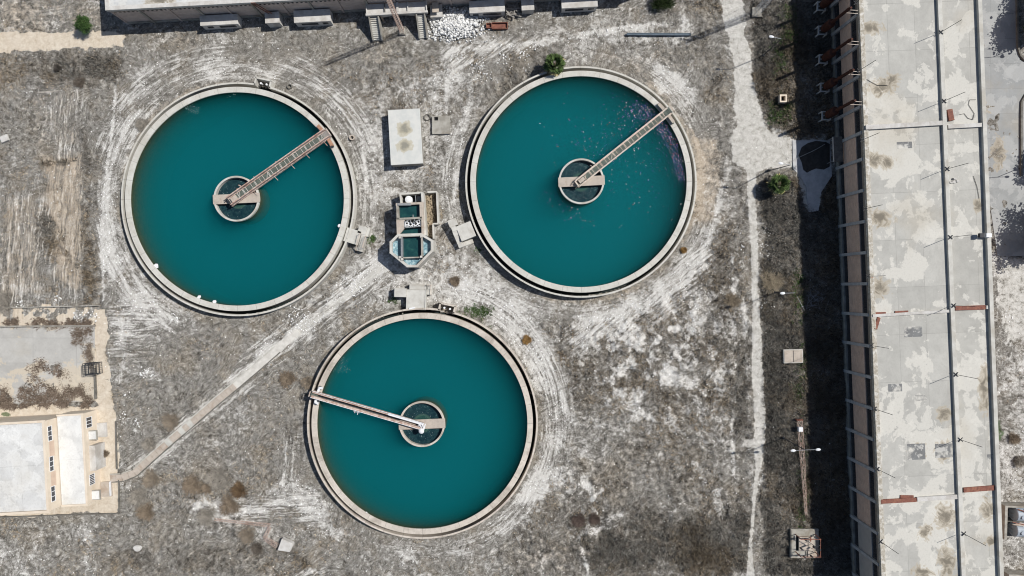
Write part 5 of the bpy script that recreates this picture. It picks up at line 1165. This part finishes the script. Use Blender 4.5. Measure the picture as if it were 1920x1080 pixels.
# transformers in concrete bays, lower right
def transformer(px, py, lab):
    c = W(px, py, 1.2); t = thing('transformer', lab, 'transformer', (c.x, c.y, 0), -.03, 'transformers behind the warehouse')
    MB().box(-2.2,4,-2.6,2.6,-.2,.15).build('bay_floor', M['conc_dark'], t)
    b = MB().box(-2.4,-2.0,-2.6,2.6,.151,1.9).box(-1.999,4,2.35,2.6,.151,1.9); b.build('bay_wall', M['conc'], t)
    for y in (-1.15, 1.25):
        a_ = MB(); a_.tube((-.75,y,1.35),(4,y,1.35),1.08,28); k_ = a_.build('tank', M['tank_grey'], t, bevel=.08)
        MB().tube((0,y-.2,2.3),(0,y-.2,2.55),.28,16).build('tank_cap', M['tank_grey'], k_)
        for i in range(3): MB().bar((-1.1,y-.6+i*.6,.5),(-.6,y-.6+i*.6,1.7),.1).build('cooling_fin', M['steel'], k_)
    b = MB().bar((-1.6,.3,2.4),(0.2,-.05,2.5),.12).bar((-.7,2.2,2.2),(.5,1.9,2.6),.14).bar((.5,1.9,2.6),(.9,2.3,2.5),.2); b.build('bus_bar', M['rust'], t)
    MB().prism([(-1.7,-.1),(.4,-.35),(.9,.1),(-.4,.3)], 2.42, 2.48).build('tan_cover', M['tan_slab'], t)
transformer(1907, 978, 'grey double-tank transformer in a concrete bay beside the warehouse')
transformer(1914, 1106, 'grey transformer in the lowest bay, cut off by the bottom right corner')
# ---------------------------------------------------------------- vegetation
M['leafy'] = tint_mat('foliage', .75)
def tri_cloud(name, C, R_, hgt, per, colA, colB, blade=.05, spread=1.0, mat=None, up=.6, seed=1):
    """many small tufts as one mesh: C (n,2) centres, R_ (n) radii, hgt (n) heights; each tuft = `per` leaning blades"""
    g = np.random.default_rng(seed); n = len(C); k = n*per; ci = np.repeat(np.arange(n), per)
    a = g.random(k)*2*PI; rr = np.sqrt(g.random(k))*R_[ci]; bx = C[ci,0]+rr*np.cos(a)*.5; by = C[ci,1]+rr*np.sin(a)*.5
    bz = C[ci,2] if C.shape[1] > 2 else np.zeros(k); lean = a+g.normal(0,.5,k); l = R_[ci]*(.5+.7*g.random(k))*spread
    tx = bx+l*np.cos(lean); ty = by+l*np.sin(lean); tz = bz+hgt[ci]*(.3+.7*g.random(k)); wa = a+PI/2; w = blade*(.6+.8*g.random(k))
    v = np.empty((k,3,3)); v[:,0] = np.stack([bx-w*np.cos(wa), by-w*np.sin(wa), bz-.05],1); v[:,1] = np.stack([bx+w*np.cos(wa), by+w*np.sin(wa), bz-.05],1); v[:,2] = np.stack([tx,ty,tz],1)
    me = np_mesh(name, v.reshape(-1,3), np.arange(3*k).reshape(-1,3), 3)
    f = np.clip(g.random(n)[ci]*.7+g.random(k)*.4, 0, 1)[:,None]; A_, B_ = np.asarray(colA), np.asarray(colB)
    if A_.ndim > 1: A_ = A_[ci]; B_ = B_[ci]
    col = A_*(1-f)+B_*f; ca = np.ones((3*k,4), np.float32); ca[:,:3] = np.repeat(col, 3, axis=0)
    me.attributes.new('tint','FLOAT_COLOR','POINT').data.foreach_set('color', ca.ravel()); me.materials.append(mat or M['leafy'])
    return me
blocked = hole.copy()
for pts_ in ([(1553,-80),(1850,-80),(1900,1160),(1600,1160)], [(190,-40),(1225,-40),(1225,5),(800,18),(240,48),(190,48)], [(-80,765),(222,765),(222,965),(-80,968)], [(-80,612),(178,612),(178,760),(-80,760)],
             [(735,360),(822,360),(822,505),(735,505)], [(728,203),(793,203),(793,310),(728,310)], [(1815,-90),(1905,-90),(1990,150),(1990,300),(1960,480),(1840,480)],
             [(1488,262),(1560,262),(1560,340),(1535,395),(1515,395),(1490,330)],[(690,20),(810,20),(810,78),(690,78)],[(645,415),(692,415),(692,480),(645,480)],[(845,400),(900,400),(900,465),(845,465)],[(745,540),(810,540),(810,580),(745,580)],
             [(1482,990),(1537,990),(1537,1047),(1482,1047)],[(1468,655),(1506,655),(1506,683),(1468,683)]):
    blocked |= poly(pts_, .1, PX, PY) > .5
free = (~blocked)*(1-np.clip(mx(Pm, Rm), 0, 1))
def scatter(n, wfun):
    out = []; got = 0
    while got < n:
        x = nr.uniform(-81, 81, n*2); y = nr.uniform(-46, 46, n*2); ok = nr.random(n*2) < at_grid(wfun, x, y); out.append(np.stack([x[ok], y[ok], at_grid(GZ, x[ok], y[ok])], 1)); got += ok.sum()
    return np.concatenate(out)[:n]
colmap = fbm(PX, PY, .012, 91, 4)
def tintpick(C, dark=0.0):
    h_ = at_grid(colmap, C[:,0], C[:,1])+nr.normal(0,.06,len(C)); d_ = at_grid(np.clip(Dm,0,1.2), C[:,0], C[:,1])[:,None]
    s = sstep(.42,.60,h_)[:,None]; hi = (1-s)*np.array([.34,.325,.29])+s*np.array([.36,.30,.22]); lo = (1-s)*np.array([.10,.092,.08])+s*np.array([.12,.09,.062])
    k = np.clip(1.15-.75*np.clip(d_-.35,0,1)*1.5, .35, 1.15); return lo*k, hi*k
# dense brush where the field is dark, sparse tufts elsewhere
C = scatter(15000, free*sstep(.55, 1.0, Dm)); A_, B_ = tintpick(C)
n_ = len(C); me = tri_cloud('dry_brush', C, nr.uniform(.22,.6,n_), nr.uniform(.2,.75,n_), 9, A_, B_, .05, seed=2)
tag(link(bpy.data.objects.new('dry_brush', me)), 'dense dark dry brush along the warehouse and in the lower right of the field', 'dry brush', kind='stuff')
C = scatter(17000, free*sstep(.15,.6,Dm)*(1-sstep(.5,.9,WR))*sstep(.35,.6,fbm(PX,PY,.05,95))); A_, B_ = tintpick(C); n_ = len(C)
me = tri_cloud('dry_grass', C, nr.uniform(.15,.45,n_), nr.uniform(.08,.35,n_), 7, A_*1.1, B_*1.25, .04, seed=3)
tag(link(bpy.data.objects.new('dry_grass', me)), 'pale dry grass tufts all over the open field', 'dry grass', kind='stuff')
C = scatter(1600, free*np.clip(Gm,0,1)); n_ = len(C); me = tri_cloud('green_weeds', C, nr.uniform(.15,.4,n_), nr.uniform(.1,.4,n_), 9, (.02,.045,.012), (.09,.15,.045), .05, seed=4)
tag(link(bpy.data.objects.new('green_weeds', me)), 'green weeds growing beside the white track and the tank walls', 'weeds', kind='stuff')
yd = ((PX < 176) & (PY > 615) & (PY < 764)).astype(float)*(1-sstep(0,1,blocked&(PY>765)))
ym = mx(poly([(-60,765),(175,765),(178,725),(120,715),(60,725),(-60,735)],12), mx(.9*blob(95,705,34,22,.5,.6), .8*poly([(135,612),(178,612),(180,700),(160,660),(140,640)],16)))
ym = mx(ym*yd, poly([(-60,598),(172,598),(172,612),(-60,612)],6)*.5)*sstep(.40,.55,N2+(N1-.5)*.3)
C = scatter(2600, ym); C[:,2] = np.maximum(C[:,2], .03); n_ = len(C); me = tri_cloud('yard_scrub', C, nr.uniform(.2,.5,n_), nr.uniform(.1,.45,n_), 9, (.07,.05,.038), (.24,.19,.15), .05, seed=6)
tag(link(bpy.data.objects.new('yard_scrub', me)), 'brown scrub and debris overgrowing the lower part of the yard slab', 'scrub', kind='stuff')
# white crumbs and stones
def stones(name, C, size, label, cat, cols):
    n = len(C); g = np.random.default_rng(9); s = size*(.5+g.random(n)**2*1.8); v = np.empty((n,6,3)); D_ = np.array([[1,0,0],[0,1,0],[-1,0,0],[0,-1,0],[0,0,.7],[0,0,-.4]])
    a = g.random(n)*PI; ca, sa = np.cos(a), np.sin(a)
    for k in range(6):
        j = D_[k]*(1+.5*(g.random((n,3))-.5)); v[:,k,0] = C[:,0]+s*(j[:,0]*ca-j[:,1]*sa); v[:,k,1] = C[:,1]+s*(j[:,0]*sa+j[:,1]*ca); v[:,k,2] = C[:,2]+s*j[:,2]
    f = np.array([[0,1,4],[1,2,4],[2,3,4],[3,0,4],[1,0,5],[2,1,5],[3,2,5],[0,3,5]]); F = (np.arange(n)[:,None,None]*6+f).reshape(-1,3)
    me = np_mesh(name, v.reshape(-1,3), F, 3); cc = np.asarray(cols)[g.integers(len(cols), size=n)]; t_ = np.ones((n*6,4), np.float32); t_[:,:3] = np.repeat(cc,6,0)
    me.attributes.new('tint','FLOAT_COLOR','POINT').data.foreach_set('color', t_.ravel()); me.materials.append(M['tint']); return tag(link(bpy.data.objects.new(name, me)), label, cat, kind='stuff')
free2 = (~blocked)*(1-.8*np.clip(Pm,0,1))
stones('white_stones', scatter(6500, free2*(.04+.96*sstep(.45,1.0,WR))), .062, 'small white chalk stones strewn across the field and tracks', 'stones', [(.78,.78,.76),(.66,.65,.62),(.8,.8,.8)])
cl = np.zeros(PX.shape)
for (x, y, r) in ((900,118,10),(895,122,12),(945,110,12),(1002,85,9),(985,103,8),(972,98,5),(920,150,6),(915,138,8),(905,145,7),(960,130,5),(990,128,5),(1240,205,6),(330,595,8),(170,590,14),(150,600,16),(35,572,8),(110,565,8),(120,572,6),(240,745,8),(228,782,10),(258,790,7),(170,650,7),(1300,485,5),(1390,465,4),(1300,580,8),(1010,640,5),(1290,540,8),(560,580,5),(355,975,4),(270,695,10),(285,700,8),(1890,600,10),(310,830,4),(855,560,4),(660,530,20),(560,600,20),(1437,470,12),(1440,570,10),(1440,430,8)): cl = mx(cl, blob(x, y, r, r, 0, .6))
stones('white_rubble_scatter', scatter(800, free2*cl), .085, 'loose clusters of larger white rubble lumps dotted over the field', 'rubble', [(.8,.8,.79),(.74,.74,.73)])
# the big white rubble heap right of the porch
g_ = []
for i in range(2200):
    u, w_ = rnd.gauss(0,.38), rnd.gauss(0,.38); x, y = 853+u*62, 44+w_*36
    if abs(u) > 1.1 or abs(w_) > 1: continue
    q_ = W(x, y, 0); hh = .75*max(0, 1-(u*u+w_*w_)*1.1); g_.append((q_.x, q_.y, hh*rnd.uniform(.5,1)))
stones('rubble_heap', np.array(g_), .15, 'big heap of broken white rubble beside the porch steps', 'rubble heap', [(.76,.76,.75),(.64,.64,.63),(.5,.5,.49)])
o = MB()
for i in range(20):
    q_ = W(962+rnd.gauss(0,6), 20+rnd.gauss(0,5), .3); a = rnd.uniform(-1,1)+PI/2*(i % 3); l = rnd.uniform(.5,1.3); z = .15+.06*i*.5
    o.bar((q_.x-l*math.cos(a), q_.y-l*math.sin(a), z), (q_.x+l*math.cos(a), q_.y+l*math.sin(a), z+.1), .14, .07)
tag(o.build('plank_pile', M['wood']), 'jumbled pile of grey planks between two annexes of the hall', 'plank pile', kind='stuff')

# bushes that stand on their own
def bush(px, py, r, h, ca, cb, label, per=900, cat='bush', name='dry_bush', group='dry bushes in the field'):
    c = W(px, py, 0); R_ = r/12
    t = thing(name, label, cat, (c.x, c.y, 0), 0, group)
    n = 70; g = np.random.default_rng(int(px*7+py)); a = g.random(n)*2*PI; q = np.sqrt(g.random(n))*R_*.75; q *= 1+.2*np.sin(3*a+px)
    zc = h*np.clip(1-(q/R_)**2,0.1,1); CC = np.stack([q*np.cos(a), q*np.sin(a), zc*.55], 1)
    me = tri_cloud('crown', CC, np.full(n, R_*.34+.12), zc*.55+.1, max(6, per//n), ca, cb, .035, 1.0, seed=int(px))
    o = link(bpy.data.objects.new('crown', me)); o.parent = t
    b = MB()
    for i in range(6): a_ = i*PI/3; b.tube((0,0,-.1),(R_*.55*math.cos(a_),R_*.55*math.sin(a_),h*.6),.03,5,.012)
    b.build('stem', M['bark'], t); return t
br, brl = (.13,.10,.072), (.31,.25,.185); gy, gyl = (.19,.172,.145), (.37,.34,.295); og, ogl = (.22,.12,.04), (.42,.27,.11)
for a in [
 (430,948,19,.9,br,brl,'round brown bush just above the collapsed mast'),
 (449,919,15,.8,(.07,.045,.025),(.22,.15,.09),'dark brown bush touching a larger grey bush at its upper left'),
 (413,898,25,.8,gy,gyl,'large grey-brown bush, topmost of the cluster left of the lowest tank'),
 (361,910,19,.7,br,brl,'ragged brown bush left of the large grey-brown one'),
 (388,915,9,.5,br,brl,'small brown bush between the ragged bush and the large grey-brown one'),
 (285,897,17,.8,gy,brl,'brown bush just under the lower end of the slab channel'),
 (262,933,20,.8,gy,gyl,'grey bush right of the bottom corner of the office yard'),
 (274,958,17,.7,br,brl,'brown bush below the grey one near the office yard'),
 (388,968,20,.8,gy,gyl,'grey bush at the thin left end of the collapsed mast'),
 (464,1003,16,.7,gy,brl,'brown-grey bush below the middle of the collapsed mast'),
 (483,1028,11,.6,(.05,.045,.04),(.2,.17,.14),'small dark bush left of the pale concrete block'),
 (541,710,16,.8,br,brl,'round brown bush, left of the pair beside the lowest tank bridge'),
 (577,717,12,.7,gy,brl,'bush tucked against the rim by the outer end of the white bridge'),
 (321,790,16,.7,gy,brl,'low brown bush above the middle of the slab channel'),
 (281,832,13,.7,gy,gyl,'low grey bush between the tan yard and the slab channel'),
 (4,570,24,1.0,gy,gyl,'large grey bush cut by the left border above the tan strip'),
 (196,850,8,.6,br,brl,'small round brown bush on the tan yard by the office'),
 (1446,528,21,1.0,(.17,.14,.095),(.40,.34,.25),'straw-coloured bush beside the white track above the third lamp'),
 (1372,563,15,.8,(.15,.12,.085),(.36,.30,.22),'straw-coloured bush at the shadow tip of the third lamp'),
 (988,637,8,.5,og,ogl,'small orange-brown bush in the tracks right of the lowest tank'),
 (1282,469,5,.4,og,ogl,'tiny orange tuft on the chalk outside the littered tank'),
 (853,527,9,.5,br,brl,'small brown bush in the white tracks below the chamber'),
 (109,128,6,.5,(.05,.045,.04),(.16,.14,.12),'small round dark bush below the tan strip at the upper left'),
 (150,155,10,.5,(.07,.055,.045),(.2,.17,.14),'flat dark bush beside striped tracks at the upper left'),
 (270,235,14,.5,gy,gyl,'pale brown bush hugging the upper left rim of the left tank'),
 (1085,975,12,.5,(.05,.035,.03),(.17,.13,.11),'dark purple-brown bush at the lower end of the chalk fork'),
 (1115,972,10,.5,(.05,.035,.03),(.17,.13,.11),'dark bush right beside the purple-brown one'),
 (1900,822,11,.6,br,brl,'brown bush on chalk outside the warehouse wall, right edge'),
 (1910,865,12,.6,br,gyl,'brown bush on chalk above the transformer bay')]:
    bush(*a)
bush(1240,3,22,2.2,(.012,.022,.008),(.05,.075,.025),'dark green bush at the top edge past the end of the hall',1500,'bush','green_bush',None)
def tree(label, px, py, h, R_, ca, cb, n=2600, leaf=.13, name='leafy_tree', group=None, kind='round', seed=1):
    c = W(px, py, 0); t = thing(name, label, 'tree', (c.x, c.y, 0), 0, group); g = np.random.default_rng(seed)
    b = MB().tube((0,0,-.2),(.05,.02,h*.55),.16 if R_ < 2 else .26,9,.08); tips = []
    for i in range(9):
        a = i*2.4; z0 = h*(.25+.06*i); L_ = R_*g.uniform(.55,.9); e = (L_*math.cos(a), L_*math.sin(a), min(h*.92, z0+h*.25)); b.tube((.03,.01,z0), e, .07, 6, .02); tips.append(e)
    b.build('trunk', M['bark'], t)
    nc = 26; cs = []
    for i in range(nc):
        a = g.random()*2*PI; q = R_*math.sqrt(g.random())*.8; z = h*(.45+.5*g.random()*math.sqrt(max(0.05, 1-(q/R_)**2))); cs.append((q*math.cos(a), q*math.sin(a), z))
    cs = np.array(cs+tips); m_ = len(cs); ci = g.integers(m_, size=n); sg = R_*.19
    p = cs[ci]+g.normal(0, 1, (n,3))*np.array([sg,sg,sg*.8]); u = g.normal(0,1,(n,3)); u /= np.linalg.norm(u,axis=1)[:,None]; w = np.cross(u, g.normal(0,1,(n,3))); w /= np.linalg.norm(w,axis=1)[:,None]
    s = leaf*(.6+.8*g.random(n))[:,None]; v = np.stack([p-u*s, p+w*s*.6, p+u*s, p-w*s*.6],1).reshape(-1,3); me = np_mesh('crown', v, np.arange(4*n).reshape(-1,4))
    f = np.clip(g.random(m_)[ci]*.7+g.random(n)*.4,0,1)[:,None]; col = np.array(ca)*(1-f)+np.array(cb)*f; k_ = np.ones((4*n,4),np.float32); k_[:,:3] = np.repeat(col,4,0)
    me.attributes.new('tint','FLOAT_COLOR','POINT').data.foreach_set('color', k_.ravel()); me.materials.append(M['leafy']); o = link(bpy.data.objects.new('crown', me)); o.parent = t; return t
tree('small bright green tree on the tan dirt strip at the upper left', 168, 53, 2.6, 1.2, (.02,.045,.014), (.075,.14,.04), 3000, .10, seed=3)
for i, (px, py, h, R_, lab) in enumerate(((1938,40,6.5,3.0,'dark tree outside the right border above the street lamp'),(1960,-12,7.0,3.0,'dark tree at the top right corner behind the kerb'),(1924,58,5.0,1.9,'smaller dark tree by the kerb bend above the street lamp'),
        (1975,300,6.8,2.6,'dark tree outside the right border beside the lower street lamp'),(1962,420,8.0,3.9,'largest dark tree outside the right border, below the lower street lamp'),(1935,455,6.0,2.6,'dark tree just below the largest one at the right border'))):
    tree(lab, px, py, h, R_, (.012,.022,.012), (.05,.07,.035), 4200, .22, 'dark_tree', 'dark trees by the tarmac road', seed=20+i)
def palm(label, px, py, h, R_, seed):
    c = W(px, py, 0); t = thing('fan_palm', label, 'palm tree', (c.x, c.y, 0), 0, 'fan palms beside the tracks'); g = random.Random(seed)
    MB().tube((0,0,-.2),(0,0,h),.30,12,.22).build('trunk', M['bark'], t)
    v = []; f = []; col = []; pet = MB()
    for i in range(34):
        a = i*2.39996+g.uniform(-.2,.2); tier = i/34; el = math.radians(78-95*tier+g.uniform(-8,8)); L_ = R_*(.42+.12*g.random())*(1-.15*(1-tier)); d = Vector((math.cos(a)*math.cos(el), math.sin(a)*math.cos(el), math.sin(el)))
        b0 = Vector((0,0,h+.05)); e = b0+d*L_; pet.tube(b0, e, .022, 4, .014); side = Vector((-math.sin(a), math.cos(a), 0)); nb = 11
        old = tier > .82; base_c = (.34,.29,.15) if old else (.085,.13,.045)
        for k in range(nb):
            th = (k/(nb-1)-.5)*math.radians(190); dd = (d*math.cos(th)+side*math.sin(th)).normalized(); ll = R_*.52*(1-.25*abs(th)/1.7)*g.uniform(.85,1.1)
            m1 = e+dd*ll*.6; tip = e+dd*ll+Vector((0,0,-.14*ll)); pr = d.cross(side).normalized().cross(dd)*.10*R_/1.7; n0 = len(v)
            v += [e, m1+pr, tip, m1-pr+Vector((0,0,.02))]; f.append((n0,n0+1,n0+2,n0+3)); q = g.uniform(.35,1.7); col += [tuple(x*q for x in base_c)]*4
    pet.build('frond_stem', M['straw'], t); me = bpy.data.meshes.new('crown'); me.from_pydata([tuple(x) for x in v], [], f); k_ = np.ones((len(v),4),np.float32); k_[:,:3] = np.array(col)
    me.attributes.new('tint','FLOAT_COLOR','POINT').data.foreach_set('color', k_.ravel()); me.materials.append(M['leafy']); o = link(bpy.data.objects.new('crown', me)); o.parent = t
palm('green fan palm leaning over the top rim of the littered tank', 1038, 131, 2.6, 1.95, 5)
palm('green fan palm in a bed beside the white track and the warehouse', 1451, 349, 2.0, 1.9, 8)
